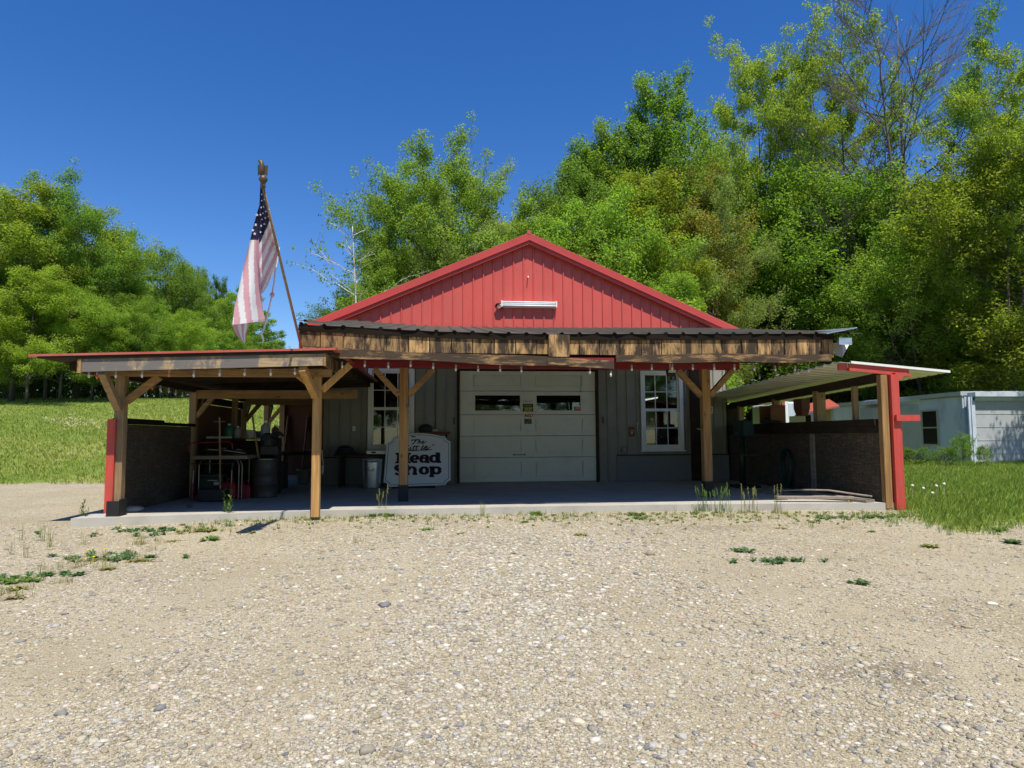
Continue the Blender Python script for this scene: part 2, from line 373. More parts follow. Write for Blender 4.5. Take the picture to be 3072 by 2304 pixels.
def groundmat():
    m, t, b = nodes('gravel_and_turf')
    a = N(t, 'ShaderNodeAttribute'); a.attribute_name = 'gm'
    n1 = noise(t, 1.6, 6, 0.7)
    g = math_(t, 'ADD', a.outputs['Fac'], math_(t, 'MULTIPLY', math_(t, 'SUBTRACT', n1, 0.5), 1.6))
    gf = ramp(t, g, [(0.0, 0), (0.30, 1)])
    # gravel
    base = ramp(t, noise(t, 0.7, 7, 0.68, dist=0.5), [(0.3, (0.27, 0.224, 0.14)), (0.5, (0.325, 0.276, 0.18)), (0.7, (0.375, 0.325, 0.222))])
    grit = ramp(t, noise(t, 150, 3, 0.7), [(0.32, (0.22, 0.20, 0.18)), (0.47, (1.0, 1.0, 1.0)), (0.66, (1.85, 1.83, 1.78))])
    base = mix(t, 1.0, base, grit, 'MULTIPLY')
    v = N(t, 'ShaderNodeTexVoronoi'); v.inputs['Scale'].default_value = 44; L(t, N(t, 'ShaderNodeNewGeometry').outputs['Position'], v.inputs[0])
    vc = N(t, 'ShaderNodeSeparateColor'); L(t, v.outputs['Color'], vc.inputs[0])
    peb = ramp(t, vc.outputs[0], [(0.0, (0.11, 0.10, 0.09)), (0.22, (0.25, 0.21, 0.15)), (0.55, (0.385, 0.34, 0.245)), (0.9, (0.58, 0.53, 0.43))])
    sel = ramp(t, math_(t, 'ADD', vc.outputs[1], math_(t, 'MULTIPLY', math_(t, 'SUBTRACT', noise(t, 0.55, 3), 0.5), 2.0)), [(0.30, 0), (0.40, 0.9)])
    edge = ramp(t, v.outputs['Distance'], [(0.35, 1), (0.62, 0)])
    ta = N(t, 'ShaderNodeAttribute'); ta.attribute_name = 'track'
    tk = ramp(t, math_(t, 'ADD', ta.outputs['Fac'], math_(t, 'MULTIPLY', math_(t, 'SUBTRACT', noise(t, 2.5, 5, 0.65), 0.5), 1.3)), [(0.35, 0), (0.85, 0.55)])
    base = mix(t, math_(t, 'MULTIPLY', math_(t, 'MULTIPLY', sel, edge), math_(t, 'SUBTRACT', 1.0, tk)), base, peb)
    base = mix(t, math_(t, 'MULTIPLY', tk, 0.5), base, ramp(t, noise(t, 90, 4, 0.75), [(0.3, (0.22, 0.18, 0.12)), (0.5, (0.36, 0.305, 0.205)), (0.7, (0.50, 0.435, 0.31))]))
    # turf
    soil = ramp(t, noise(t, 0.35, 6, 0.65), [(0.3, (0.12, 0.19, 0.03)), (0.5, (0.18, 0.235, 0.045)), (0.62, (0.26, 0.265, 0.075)), (0.8, (0.33, 0.28, 0.12))])
    soil = mix(t, 1.0, soil, ramp(t, noise(t, 30, 4, 0.7), [(0.3, 0.55), (0.7, 1.4)]), 'MULTIPLY')
    sa = N(t, 'ShaderNodeAttribute'); sa.attribute_name = 'dirt'
    dk = ramp(t, math_(t, 'MULTIPLY', sa.outputs['Fac'], noise(t, 7, 6, 0.7)), [(0.18, 0), (0.5, 0.62)])
    base = mix(t, dk, base, (0.11, 0.085, 0.055))
    L(t, mix(t, gf, base, soil), b.inputs['Base Color']); b.inputs['Roughness'].default_value = 0.92; b.inputs['Specular IOR Level'].default_value = 0.2
    hh = math_(t, 'ADD', math_(t, 'MULTIPLY', noise(t, 70, 4, 0.7), 0.7), math_(t, 'MULTIPLY', edge, 0.5))
    bump(t, hh, b, 0.55, 0.02)
    return m
M['ground'] = groundmat()
ground = mesh_np('ground', GV, GF, M['ground'], smooth=True)
ground['kind'] = 'structure'
at_ = ground.data.attributes.new('gm', 'FLOAT', 'POINT'); at_.data.foreach_set('value', gmask(GV[:, 0], GV[:, 1]).astype(np.float32))

_dirt = np.zeros(len(GV))
for u_, v_, sx_, sy_, a_ in ((2600, 1925, .55, .22, 1.0), (2740, 1960, .35, .15, .8), (2150, 1590, 1.1, .25, .75), (2480, 1660, .9, .3, .6), (1500, 1556, 3.2, .12, .7), (2600, 1556, 1.2, .12, .7), (450, 1600, .8, .2, .6), (900, 1575, 1.2, .15, .5), (2500, 2280, .25, .1, .6)):
    p_ = atz(u_, v_, -.2); _dirt = np.maximum(_dirt, a_*np.exp(-((GV[:, 0]-p_.x)/sx_)**2 - ((GV[:, 1]-p_.y)/sy_)**2))
at_ = ground.data.attributes.new('dirt', 'FLOAT', 'POINT'); at_.data.foreach_set('value', _dirt.astype(np.float32))
at_ = ground.data.attributes.new('track', 'FLOAT', 'POINT'); at_.data.foreach_set('value', trackf(GV[:, 0], GV[:, 1]).astype(np.float32))
# gravel stones
def stones():
    t = (1 + 5**0.5)/2
    ic = np.array([(-1,t,0),(1,t,0),(-1,-t,0),(1,-t,0),(0,-1,t),(0,1,t),(0,-1,-t),(0,1,-t),(t,0,-1),(t,0,1),(-t,0,-1),(-t,0,1)], float)
    ic /= np.linalg.norm(ic[0])
    fc = np.array([(0,11,5),(0,5,1),(0,1,7),(0,7,10),(0,10,11),(1,5,9),(5,11,4),(11,10,2),(10,7,6),(7,1,8),(3,9,4),(3,4,2),(3,2,6),(3,6,8),(3,8,9),(4,9,5),(2,4,11),(6,2,10),(8,6,7),(9,8,1)])
    n = 230000
    r = np.exp(nrg.uniform(math.log(1.7), math.log(13), n)); th = nrg.uniform(-0.95, 0.85, n)
    x = r*np.sin(th + 0.1); y = -15.2 + r*np.cos(th + 0.1)
    # clusters: dense in the middle band, thin on the wheel tracks
    dens = 0.42 + 0.62*np.exp(-((x-0.7-0.10*(y+8))/2.2)**2) + 0.35*np.sin(x*1.7+0.6*np.sin(y))*np.sin(y*1.3+1)*0.6
    dens = dens*(1 - .45*trackf(x, y)); keep = (nrg.uniform(0, 1, n) < np.clip(dens, 0.05, 1)) & (y < -5.35) & (gmask(x, y) < 0.1)
    x = x[keep]; y = y[keep]; r = r[keep]; n = len(x)
    s = np.exp(nrg.normal(math.log(0.0072), 0.45, n)); big = nrg.uniform(0, 1, n) < 0.012; s[big] *= 1.9
    ctr = np.exp(-((x-0.9-0.10*(y+8))/1.7)**2)*np.exp(-((y+8.3)/2.2)**2)
    s = np.clip(s*(0.85 + 0.05*r)*(1 + 0.55*ctr), 0.004, 0.034)
    J = ic[None]*nrg.uniform(0.75, 1.2, (n, 12, 1))
    ax = np.stack([nrg.uniform(0.8, 1.5, n), nrg.uniform(0.7, 1.1, n), nrg.uniform(0.28, 0.55, n)], 1)
    J = J*ax[:, None, :]*s[:, None, None]
    a = nrg.uniform(0, 6.28, n); c, sn = np.cos(a)[:, None], np.sin(a)[:, None]
    X = J[..., 0]*c - J[..., 1]*sn; Y = J[..., 0]*sn + J[..., 1]*c
    V = np.stack([X + x[:, None], Y + y[:, None], J[..., 2] + (hgt(x, y) + s*0.06)[:, None]], -1).reshape(-1, 3)
    F = (fc[None] + (np.arange(n)*12)[:, None, None]).reshape(-1, 3)
    tv_ = nrg.uniform(0, 1, n); tv_ = np.where(nrg.uniform(0, 1, n) < ctr*.55, nrg.uniform(.6, .99, n), tv_); tint = np.repeat(tv_, 20)
    return V, F, tint
def stonemat():
    m, t, b = nodes('pebble')
    col = ramp(t, attr(t), [(0.0, (0.13, 0.135, 0.15)), (0.04, (0.24, 0.23, 0.215)), (0.15, (0.28, 0.235, 0.155)), (0.45, (0.385, 0.335, 0.23)), (0.62, (0.455, 0.415, 0.315)),
                        (0.80, (0.37, 0.35, 0.32)), (0.90, (0.50, 0.42, 0.29)), (0.97, (0.62, 0.58, 0.50)), (1.0, (0.36, 0.21, 0.15))])
    col = mix(t, 1.0, col, ramp(t, noise(t, 120, 3), [(0.3, 0.75), (0.7, 1.2)]), 'MULTIPLY')
    L(t, col, b.inputs['Base Color']); b.inputs['Roughness'].default_value = 0.8; b.inputs['Specular IOR Level'].default_value = 0.25
    return m
M['stone'] = stonemat()
_v, _f, _t = stones()
gs = mesh_np('gravel', _v, _f, M['stone'], _t, smooth=True)
tag(gs, 'loose pale gravel spread over the sandy lot in front of the slab', 'gravel', kind='stuff')

# grass
def blades(name, n, xs, ys, hmin, hmax, w, label, color, dens=None, ds=1.0, gmin=0.15):
    x = nrg.uniform(*xs, n*4); y = nrg.uniform(*ys, n*4)
    d = np.hypot(x, y + 15.2)
    k = (gmask(x, y) > gmin + nrg.uniform(-0.5, 0.9, n*4)) & (nrg.uniform(0, 1, n*4) < np.clip((14.0*ds/d)**1.3, 0, 1))
    ang = np.arctan2(x, y+15.2); k &= (ang > R_(-36)) & (ang < R_(50))
    # keep out of the building and the trailers
    k &= ~((x > -4.7) & (x < 6.75) & (y > -6) & (y < 14)) & ~((x > 19.7) & (y > 8.7))
    if dens is not None: k &= nrg.uniform(0, 1, n*4) < dens(x, y)
    x = x[k][:n]; y = y[k][:n]; n = len(x); nb = 4
    d = np.hypot(x, y + 15.2)
    x = np.repeat(x, nb) + nrg.normal(0, 0.03, n*nb); y = np.repeat(y, nb) + nrg.normal(0, 0.03, n*nb)
    hh = nrg.uniform(hmin, hmax, n*nb)*np.repeat(nrg.uniform(0.6, 1.15, n), nb); a = nrg.uniform(0, 6.28, n*nb); ln = nrg.uniform(0.1, 0.7, n*nb)*hh
    ww = w*(0.7 + np.repeat(d, nb)*0.035); z = hgt(x, y) - 0.01
    p0 = np.stack([x - np.sin(a)*ww, y + np.cos(a)*ww, z], 1); p1 = np.stack([x + np.sin(a)*ww, y - np.cos(a)*ww, z], 1)
    p2 = np.stack([x + np.cos(a)*ln*0.45 - np.sin(a)*ww*0.6, y + np.sin(a)*ln*0.45 + np.cos(a)*ww*0.6, z + hh*0.62], 1)
    p3 = np.stack([x + np.cos(a)*ln, y + np.sin(a)*ln, z + hh], 1)
    V = np.stack([p0, p1, p3, p2], 1).reshape(-1, 3); F = np.arange(len(V)).reshape(-1, 4)
    tn = np.repeat(nrg.uniform(0.15, 0.75, n), nb) + nrg.uniform(-0.15, 0.25, n*nb)
    o = mesh_np(name, V, F, M['grass'], np.clip(tn, 0, 1)); o.color = (*color, 1)
    return tag(o, label, 'grass', kind='stuff')
blades('grass', 60000, (-50, -4.2), (2.0, 55), 0.05, 0.15, 0.006, 'short sunlit grass of the sloping field by the wood', (0.30, 0.36, 0.07), ds=1.5)
blades('grass', 52000, (6.2, 26), (-7.6, 14), 0.04, 0.17, 0.0045, 'tall green grass beside the red post and the trailer', (0.26, 0.345, 0.075))

# ------------------------------------------------------------------ trees
def leafquads(P, nrm, size, rnd, aspect=0.62):
    n = len(P); nr = nrm + rnd.normal(0, 0.75, (n, 3)); nr /= np.linalg.norm(nr, axis=1)[:, None] + 1e-9
    a = rnd.normal(0, 1, (n, 3)); u = np.cross(nr, a); u /= np.linalg.norm(u, axis=1)[:, None] + 1e-9; w = np.cross(nr, u)
    s = (size*rnd.uniform(0.6, 1.35, n))[:, None]
    V = np.stack([P - u*s*0.5, P + w*s*0.5*aspect - u*s*0.05, P + u*s*0.5, P - w*s*0.5*aspect + u*s*0.08], 1).reshape(-1, 3)
    return V, np.arange(4*n).reshape(-1, 4)
def make_tree(name, seed, H, base, rad, prof, limbs=16, subs=5, nleaf=16000, lsize=0.16, clump=0.55, rise=0.6, trunk_r=0.17, bark='bark',
              wob=0.25, fork=False, bare=False, flat_=0.75, twig=2, tl_spread=1.0):
    rd = np.random.default_rng(seed); rr = random.Random(seed)
    root = thing(name, None, 'tree', (0, 0, 0))
    mb = MB(); clumps = []
    stems = [(0.0, 0.0)]
    if fork: stems = [(0.0, 0.06), (2.3, 0.11), (4.3, 0.09)][:fork]
    for si, (saz, lean) in enumerate(stems):
        Ht = H*(1 - 0.10*si)
        pts = []; ph = rr.uniform(0, 6)
        for i in range(11):
            f = i/10; k = max(0, f-0.16 if fork else f)
            wx = wob*math.sin(f*4+ph)*f + math.cos(saz)*lean*Ht*k**0.8; wy = wob*math.cos(f*3.3+ph*1.7)*f + math.sin(saz)*lean*Ht*k**0.8
            pts.append(Vector((wx, wy, f*Ht*0.96)))
        tr0 = trunk_r*(0.75 if fork else 1)
        mb.tube(pts, [tr0*(1.25 if i == 0 else 1)*(1-0.93*(i/10)**0.9) + 0.012 for i in range(11)], 8)
        def at(f):
            q = f*10; i = min(9, int(q)); return pts[i].lerp(pts[i+1], q-i)
        nl = max(4, int(limbs/len(stems)))
        for li in range(nl):
            f = base + (0.97-base)*((li + rr.uniform(0.1, 0.9))/nl)**0.9
            az = li*2.399 + rr.uniform(-0.5, 0.5) + si
            g = (f-base)/(1-base); Lr = rad*prof(g)*rr.uniform(0.7, 1.12)
            up = rise*rr.uniform(0.6, 1.3)*(0.55+0.8*g)
            p0 = at(f); d = Vector((math.cos(az), math.sin(az), 0))
            lp = [p0]; n = 5
            for j in range(1, n+1):
                q = j/n
                lp.append(p0 + d*(Lr*q) + Vector((rr.uniform(-.12, .12)*Lr*.4, rr.uniform(-.12, .12)*Lr*.4, Lr*up*(q**1.25) + rr.uniform(-.05, .05)*Lr)))
            r0 = max(0.016, tr0*0.42*(1-0.75*f)); mb.tube(lp, [r0*(1-0.85*j/n)+0.006 for j in range(n+1)], 5, cap=False)
            ns = max(2, int(subs*(0.5+Lr/rad)))
            for k in range(ns):
                q = rr.uniform(0.3, 1.0); i = min(n-1, int(q*n)); b0 = lp[i].lerp(lp[i+1], q*n-i)
                a2 = az + rr.choice((-1, 1))*rr.uniform(0.3, 1.2); l2 = Lr*rr.uniform(0.16, 0.42) + 0.2
                e = b0 + Vector((math.cos(a2)*l2, math.sin(a2)*l2, l2*rr.uniform(0.1, 1.1)*max(0.5, rise)))
                md = b0.lerp(e, 0.5) + Vector((0, 0, 0.06*l2))
                mb.tube([b0, md, e], [r0*0.42+0.004, r0*0.3+0.004, 0.005], 4, cap=False)
                clumps.append((e, rr.uniform(0.7, 1.25)))
                if rr.random() < 0.7: clumps.append((md + Vector((rr.uniform(-.3, .3), rr.uniform(-.3, .3), rr.uniform(0, .3))), rr.uniform(0.5, 0.9)))
                if bare or twig:
                    for tw in range(twig*(3 if bare else 1)):
                        s0 = b0.lerp(e, rr.uniform(0.4, 1)); a3 = a2 + rr.uniform(-1, 1); l3 = l2*rr.uniform(0.35, 0.8)
                        s1 = s0 + Vector((math.cos(a3)*l3, math.sin(a3)*l3, l3*rr.uniform(0.2, 1.3)))
                        mb.tube([s0, s0.lerp(s1, 0.5)+Vector((0, 0, .03)), s1], [0.009, 0.007, 0.004], 3, cap=False)
                        if not bare: clumps.append((s1, rr.uniform(0.5, 0.9)))
            clumps.append((lp[-1], 1.0))
        clumps.append((pts[-1], 0.9))
    mb.build('trunk', M[bark], root, smooth=True)
    if nleaf:
        C_ = np.array([list(c[0]) for c in clumps]); wg = np.array([c[1] for c in clumps])
        if bare: sel = rd.uniform(0, 1, len(C_)) < 0.12; C_ = C_[sel]; wg = wg[sel]
        idx = rd.choice(len(C_), nleaf, p=wg**2.2/np.sum(wg**2.2))
        ct = rd.uniform(-0.2, 0.2, len(C_))
        off = rd.normal(0, 1, (nleaf, 3)); off /= np.linalg.norm(off, axis=1)[:, None]
        rr_ = rd.uniform(0, 1, nleaf)**0.45*clump*tl_spread
        off *= (rr_*wg[idx])[:, None]; off[:, 2] *= flat_
        P = C_[idx] + off
        nm = off/(np.linalg.norm(off, axis=1)[:, None]+1e-6)*0.5 + np.array([0, 0, 0.85])
        V, F = leafquads(P, nm, lsize, rd)
        tn = np.clip(0.45 + ct[idx] + rd.normal(0, 0.16, nleaf), 0, 1)
        mesh_np('crown', V, F, M['leaf'], tn, parent=root)
    return root
dome = lambda g: (math.sin(math.pi*min(1, 0.22+0.78*g))**0.7)*0.9 + 0.12
tall = lambda g: 1.0 - 0.72*g**1.4
fan = lambda g: 0.55 + 0.45*math.sin(math.pi*g**0.8)
PROTO = {}
PROTO['maple'] = make_tree('maple_tree', 1, 15, 0.10, 3.6, tall, 34, 6, 60000, 0.13, 0.62, 0.85, trunk_r=.12, flat_=1.0)
PROTO['maple2'] = make_tree('maple_tree', 2, 14, 0.12, 3.9, dome, 34, 6, 60000, 0.13, 0.64, 0.85, flat_=1.0, wob=0.5, trunk_r=.12)
PROTO['slim'] = make_tree('slender_tree', 3, 13, 0.25, 2.0, tall, 20, 4, 11000, 0.16, 0.5, 0.75, trunk_r=0.06)
PROTO['round'] = make_tree('round_tree', 4, 15, 0.16, 4.3, dome, 34, 7, 80000, 0.125, 0.64, 0.6, fork=2, trunk_r=.14, wob=0.4, bark='barkgrey')
PROTO['round2'] = make_tree('round_tree', 5, 14, 0.16, 3.8, dome, 30, 7, 64000, 0.115, 0.58, 0.6, fork=3, trunk_r=.14, wob=0.4, bark='barkgrey')
PROTO['oak'] = make_tree('oak_tree', 6, 20, 0.34, 4.6, fan, 32, 7, 80000, 0.135, 0.60, 0.6, trunk_r=0.2, fork=3, wob=0.6, twig=2)
PROTO['oak2'] = make_tree('oak_tree', 7, 19, 0.30, 4.6, fan, 32, 7, 80000, 0.135, 0.60, 0.55, trunk_r=0.2, fork=2, wob=0.6, twig=2)
PROTO['spire'] = make_tree('aspen_tree', 8, 17, 0.12, 3.1, lambda g: 1.0-0.8*g, 64, 6, 60000, 0.115, 0.36, 1.0, trunk_r=0.14, wob=0.3, flat_=1.4, twig=4)
PROTO['bare'] = make_tree('bare_tree', 9, 21, 0.18, 5.4, fan, 34, 7, 500, 0.15, 0.4, 0.85, trunk_r=0.26, fork=2, wob=0.4, bare=True, bark='barkgrey', twig=3)
PROTO['birch'] = make_tree('birch_tree', 10, 11, 0.30, 2.5, dome, 15, 3, 1500, 0.14, 0.34, 0.55, trunk_r=0.085, bark='birchbark', wob=0.25, twig=2)
PROTO['bush'] = make_tree('shrub', 12, 2.2, 0.05, 1.2, dome, 16, 5, 4200, 0.11, 0.32, 0.8, trunk_r=0.03)
PROTO['sapling'] = make_tree('sapling', 13, 6.5, 0.12, 1.7, tall, 18, 5, 7500, 0.15, 0.42, 0.6, trunk_r=0.05)
used = set()
GREEN = dict(fresh=(0.235, 0.345, 0.055), mid=(0.19, 0.295, 0.052), deep=(0.135, 0.225, 0.045), yellow=(0.285, 0.355, 0.055), pale=(0.30, 0.36, 0.11), olive=(0.24, 0.285, 0.035), rust=(0.27, 0.235, 0.05))
PH = dict(maple=15, maple2=14, slim=13, round=15, round2=14, oak=20, oak2=19, spire=17, bare=21, birch=11, bush=2.2, sapling=6.5)
def plant(kind, u, vtop, D, color, label, group=None, wide=1.0, cat=None, rz=None, sink=0.0):
    """put a tree where the sight line through photo column u reaches distance D; its height comes from the photo too"""
    p = atd(u, 1300, D); x, y = p.x, p.y; z = hz(x, y) - sink
    top = atd(u, vtop, D).z; h = max(0.6, top - z)
    o = PROTO[kind] if kind not in used else copy_tree(PROTO[kind]); used.add(kind)
    s = h/PH[kind]; w = s*wide
    o.location = (x, y, z - 0.03); o.scale = (w, w, s); o.rotation_euler = (0, 0, rng.uniform(0, 6.28) if rz is None else rz)
    c = GREEN[color]; k = rng.uniform(0.9, 1.12)
    for ch in o.children:
        ch.color = (c[0]*k*rng.uniform(.94, 1.06), c[1]*k, c[2]*k, 1)
    tag(o, label, cat or ('shrub' if kind == 'bush' else 'tree'), group)
    return o
# wood beyond the field
LW = 'trees along the edge of the wood beyond the field'
for a in [
 ('maple', 30, 560, 48, 'yellow', 'tall yellow-green tree cut by the photo edge beyond the field', 1.25),
 ('round', 130, 535, 51, 'mid', 'tallest rounded tree of the wood beyond the field', 0.9),
 ('maple2', 222, 625, 54.0, 'yellow', 'yellow-green tree just behind the tallest round one at the field', 0.95),
 ('maple', 318, 690, 57.0, 'mid', 'tree stepping down from the tall ones, over the lean-to corner', 1.0),
 ('slim', 368, 770, 60.0, 'deep', 'thin dark tree filling the dip in the wood skyline', 1.5),
 ('maple2', 470, 752, 66.0, 'mid', 'rounded tree forming the second hump of the wood skyline', 1.0),
 ('maple', 545, 815, 71.0, 'fresh', 'tree sloping down from the second hump of the wood', 1.1),
 ('spire', 592, 800, 75, 'deep', 'small dark pointed treetop left of the flag', 0.8),
 ('spire', 643, 822, 80, 'deep', 'narrow pointed treetop close to the flag cloth', 0.8),
 ('maple2', 640, 890, 76, 'fresh', 'bright tree below the pointed tops beside the flag', 1.1),
 ('maple', 705, 950, 84, 'fresh', 'bright tree standing behind the flag cloth', 1.2),
 ('maple2', 765, 1005, 92, 'fresh', 'low tree between the flag and its pole', 1.2),
 ('maple', 822, 1030, 100, 'mid', 'last low tree of the wood beside the flag pole foot', 1.2)]:
    plant(a[0], a[1], a[2], a[3], a[4], a[5], LW, a[6])
k = 0
for u, v, D, c in [(75, 800, 45, 'yellow'), (175, 860, 47, 'fresh'), (270, 880, 49, 'fresh'), (350, 900, 52, 'mid'), (425, 900, 55, 'fresh'), (505, 940, 59, 'fresh'), (580, 960, 64, 'fresh'), (660, 1000, 70, 'fresh'), (730, 1050, 78, 'fresh'), (800, 1075, 88, 'mid')]:
    plant('maple2' if k % 2 else 'maple', u, v, D, c, 'leafy lower tree at the front of the wood beyond the field', 'lower trees fronting the field wood', 1.35); k += 1
for i in range(26):
    u = -40 + i*34 + rng.uniform(-10, 10); D = 47 + max(0, u)*0.05 + rng.uniform(0, 4)
    plant('slim', u, rng.uniform(850, 1000), D, rng.choice(['mid', 'fresh', 'deep']), 'thin-trunked young tree at the shaded foot of the field wood', 'thin trunks at the foot of the field wood', 1.3)
for i in range(24):
    u = -60 + i*40 + rng.uniform(-14, 14); D = 57 + max(0, u)*0.062 + rng.uniform(0, 7)
    plant(rng.choice(['maple', 'maple2']), u, max(640 + max(0, u-150)*0.62, 700) + rng.uniform(0, 90), D, rng.choice(['mid', 'fresh', 'yellow']), 'dark tree deep inside the wood beyond the field', 'trees deep inside the field wood', 1.3)
for i in range(20):
    u = -40 + i*44 + rng.uniform(-12, 12); D = 49 + max(0, u)*0.055 + rng.uniform(0, 3)
    plant('bush', u, rng.uniform(1135, 1165), D, rng.choice(['deep', 'mid', 'mid']), 'low dark bush under the trees at the top of the field', 'bushes under the field wood', 1.6)
# behind and right of the building
RW = 'trees rising behind the workshop'
for a in [
 ('birch', 1064, 640, 31.0, 'mid', 'thin white-barked birch with sparse leaves over the left eave', 1.0),
 ('maple', 1150, 720, 36.0, 'fresh', 'bushy green tree tucked behind the white birch', 0.75),
 ('round', 1285, 425, 37.0, 'fresh', 'big rounded tree topping the group left of the ridge', 0.80),
 ('round2', 1390, 465, 38, 'pale', 'pale olive tree right of the big rounded one', 0.70),
 ('maple2', 1195, 545, 39.0, 'mid', 'darker green shoulder of the rounded group above the birch', 0.62),
 ('slim', 1500, 610, 40, 'pale', 'thin see-through pale tree left of the ridge', 1.1),
 ('round2', 1480, 690, 34.0, 'pale', 'low pale tree right behind the red ridge', 1.0),
 ('spire', 1650, 560, 39, 'mid', 'dark spiky tree directly above the ridge', 0.9),
 ('spire', 1740, 420, 38.0, 'mid', 'dark spiky tree second along from the ridge', 1.0),
 ('spire', 1860, 330, 38.0, 'mid', 'upright spiky tree left of the tallest aspen', 0.9),
 ('spire', 2000, 185, 37.0, 'mid', 'tallest thin-topped aspen against open sky', 0.95),
 ('maple2', 1745, 520, 37, 'mid', 'mid-green tree filling between the first spiky tops', 0.75),
 ('maple', 1835, 455, 37.5, 'fresh', 'fresh tree filling between the later spiky tops', 0.9),
 ('maple2', 1945, 395, 38.5, 'mid', 'mid-green tree filling just left of the tallest aspen', 0.75),
 ('maple', 1640, 620, 33.0, 'fresh', 'bright full tree behind the slope right of the ridge', 1.0),
 ('maple2', 1790, 600, 32.0, 'fresh', 'bright broad tree over the middle of the right slope', 1.0),
 ('maple', 1935, 500, 33.0, 'olive', 'olive-brown tree below the tallest aspen', 1.0),
 ('maple2', 2050, 560, 36.0, 'rust', 'rusty-leaved tree between the aspen and the oaks', 0.8),
 ('round2', 2150, 560, 34.0, 'pale', 'pale tree at the left foot of the oak', 0.7),
 ('maple', 2020, 820, 28.0, 'fresh', 'fresh green tree hanging over the lower right slope', 1.2),
 ('oak', 2300, 85, 46.5, 'yellow', 'tall airy oak with the leftmost spreading limb', 0.64),
 ('oak2', 2575, 60, 46.5, 'yellow', 'tall yellow-green oak with rounded top next to the bare tree', 0.62),
 ('maple2', 2350, 470, 46.5, 'fresh', 'dense green tree below the airy oak', 0.85),
 ('maple', 2450, 640, 46.5, 'fresh', 'dense green tree below the yellow-green oak', 1.1),
 ('bare', 2775, -110, 42, 'olive', 'tall leafless tree with bare grey branches', 0.8),
 ('maple', 2620, 640, 46.5, 'mid', 'dark leafy tree just left of the leafless one', 1.0),
 ('oak2', 3050, 200, 32.0, 'yellow', 'tall yellow tree leaning in at the right photo edge', 0.75),
 ('round2', 2925, 640, 36.5, 'olive', 'olive tree right of the leafless trunk', 0.9),
 ('maple2', 3100, 420, 32.5, 'olive', 'olive tree cut by the right photo edge', 1.0),
 ('oak', 3075, 20, 38.0, 'mid', 'dark high tree behind the yellow one at the photo edge', 0.6),
 ('maple2', 2770, 690, 36.5, 'fresh', 'lower yellow-green tree in front of the leafless trunk', 1.0),
 ('sapling', 2480, 905, 46.5, 'fresh', 'bright young tree beside the bent white sheet', 1.4),
 ('sapling', 2010, 890, 25.0, 'fresh', 'bright young tree at the end of the red rake', 1.3),
 ('sapling', 2660, 960, 46.5, 'mid', 'leafy young tree behind the right lean-to roof', 1.5),
 ('sapling', 2890, 980, 36.5, 'olive', 'olive young tree over the trailer corner', 1.5),
 ('sapling', 3030, 1000, 32.5, 'olive', 'olive young tree over the grey shed end', 1.6)]:
    plant(a[0], a[1], a[2], a[3], a[4], a[5], RW, a[6])
for i in range(26):
    u = 1080 + i*84 + rng.uniform(-25, 25); D = 42 + rng.uniform(0, 9)
    v = np.interp(u, [1080, 1300, 1500, 1650, 1900, 2100, 2400, 3200], [800, 690, 790, 690, 600, 680, 540, 420]) + rng.uniform(20, 140)
    plant(rng.choice(['maple', 'maple2']), u, v, D, rng.choice(['deep', 'mid', 'mid']), 'dark tree in the dense rows far behind the workshop', 'trees in the rows behind the workshop', 1.25)
for i in range(16):
    u = 2150 + i*62 + rng.uniform(-20, 20); D = 47 + rng.uniform(0, 6)
    plant('slim', u, rng.uniform(520, 760), D, rng.choice(['deep', 'mid']), 'thin dark trunk with a small crown inside the right wood', 'thin trunks inside the right wood', 1.3)
for i in range(22):
    u = 2080 + i*50 + rng.uniform(-16, 16); D = (50 if u < 2560 else 44) + rng.uniform(0, 6)
    plant('bush', u, rng.uniform(1090, 1160), D, rng.choice(['deep', 'mid', 'fresh']), 'low bush on the floor of the wood behind the trailer', 'bushes behind the trailer', 1.8)
# trees across the road behind the photographer (mirrored in the window panes)
for x, y, s, kd in [(-7, -52, 1.1, 'maple'), (-13, -46, 0.9, 'round2'), (-2, -60, 1.2, 'oak'), (-20, -50, 1.0, 'maple2'), (5, -62, 1.1, 'maple2'), (14, -58, 1.2, 'oak2'), (9, -50, 1.0, 'round'), (18, -46, .9, 'maple'), (22, -60, 1.1, 'maple2'), (-9, -64, 1.1, 'round'), (1, -52, .8, 'maple'), (-16, -60, 1.0, 'maple')]:
    o = copy_tree(PROTO[kd]); o.location = (x, y, -0.5); o.scale = (s, s, s); o.rotation_euler = (0, 0, x)
    for ch in o.children: ch.color = (*GREEN['mid'], 1)
    tag(o, 'tree across the road mirrored in the window panes', 'tree', 'trees across the road')
# tree just outside the frame that dapples the grey shed end
for x, y, s, kd in [(25.6, 4.3, 0.72, 'round'), (24.9, 2.2, 0.95, 'round2'), (28.6, 5.2, 0.8, 'round'), (28.0, 2.5, 0.95, 'maple')]:
    if s:
        o = copy_tree(PROTO[kd]); o.location = (x, y, -0.2); o.scale = (s, s, s)
        for ch in o.children: ch.color = (*GREEN['mid'], 1)
        tag(o, 'tree outside the frame whose shade dapples the grey shed', 'tree', 'trees shading the grey shed')
for k_, o in list(PROTO.items()):
    if k_ not in used: 
        for ch in list(o.children): bpy.data.objects.remove(ch)
        bpy.data.objects.remove(o)

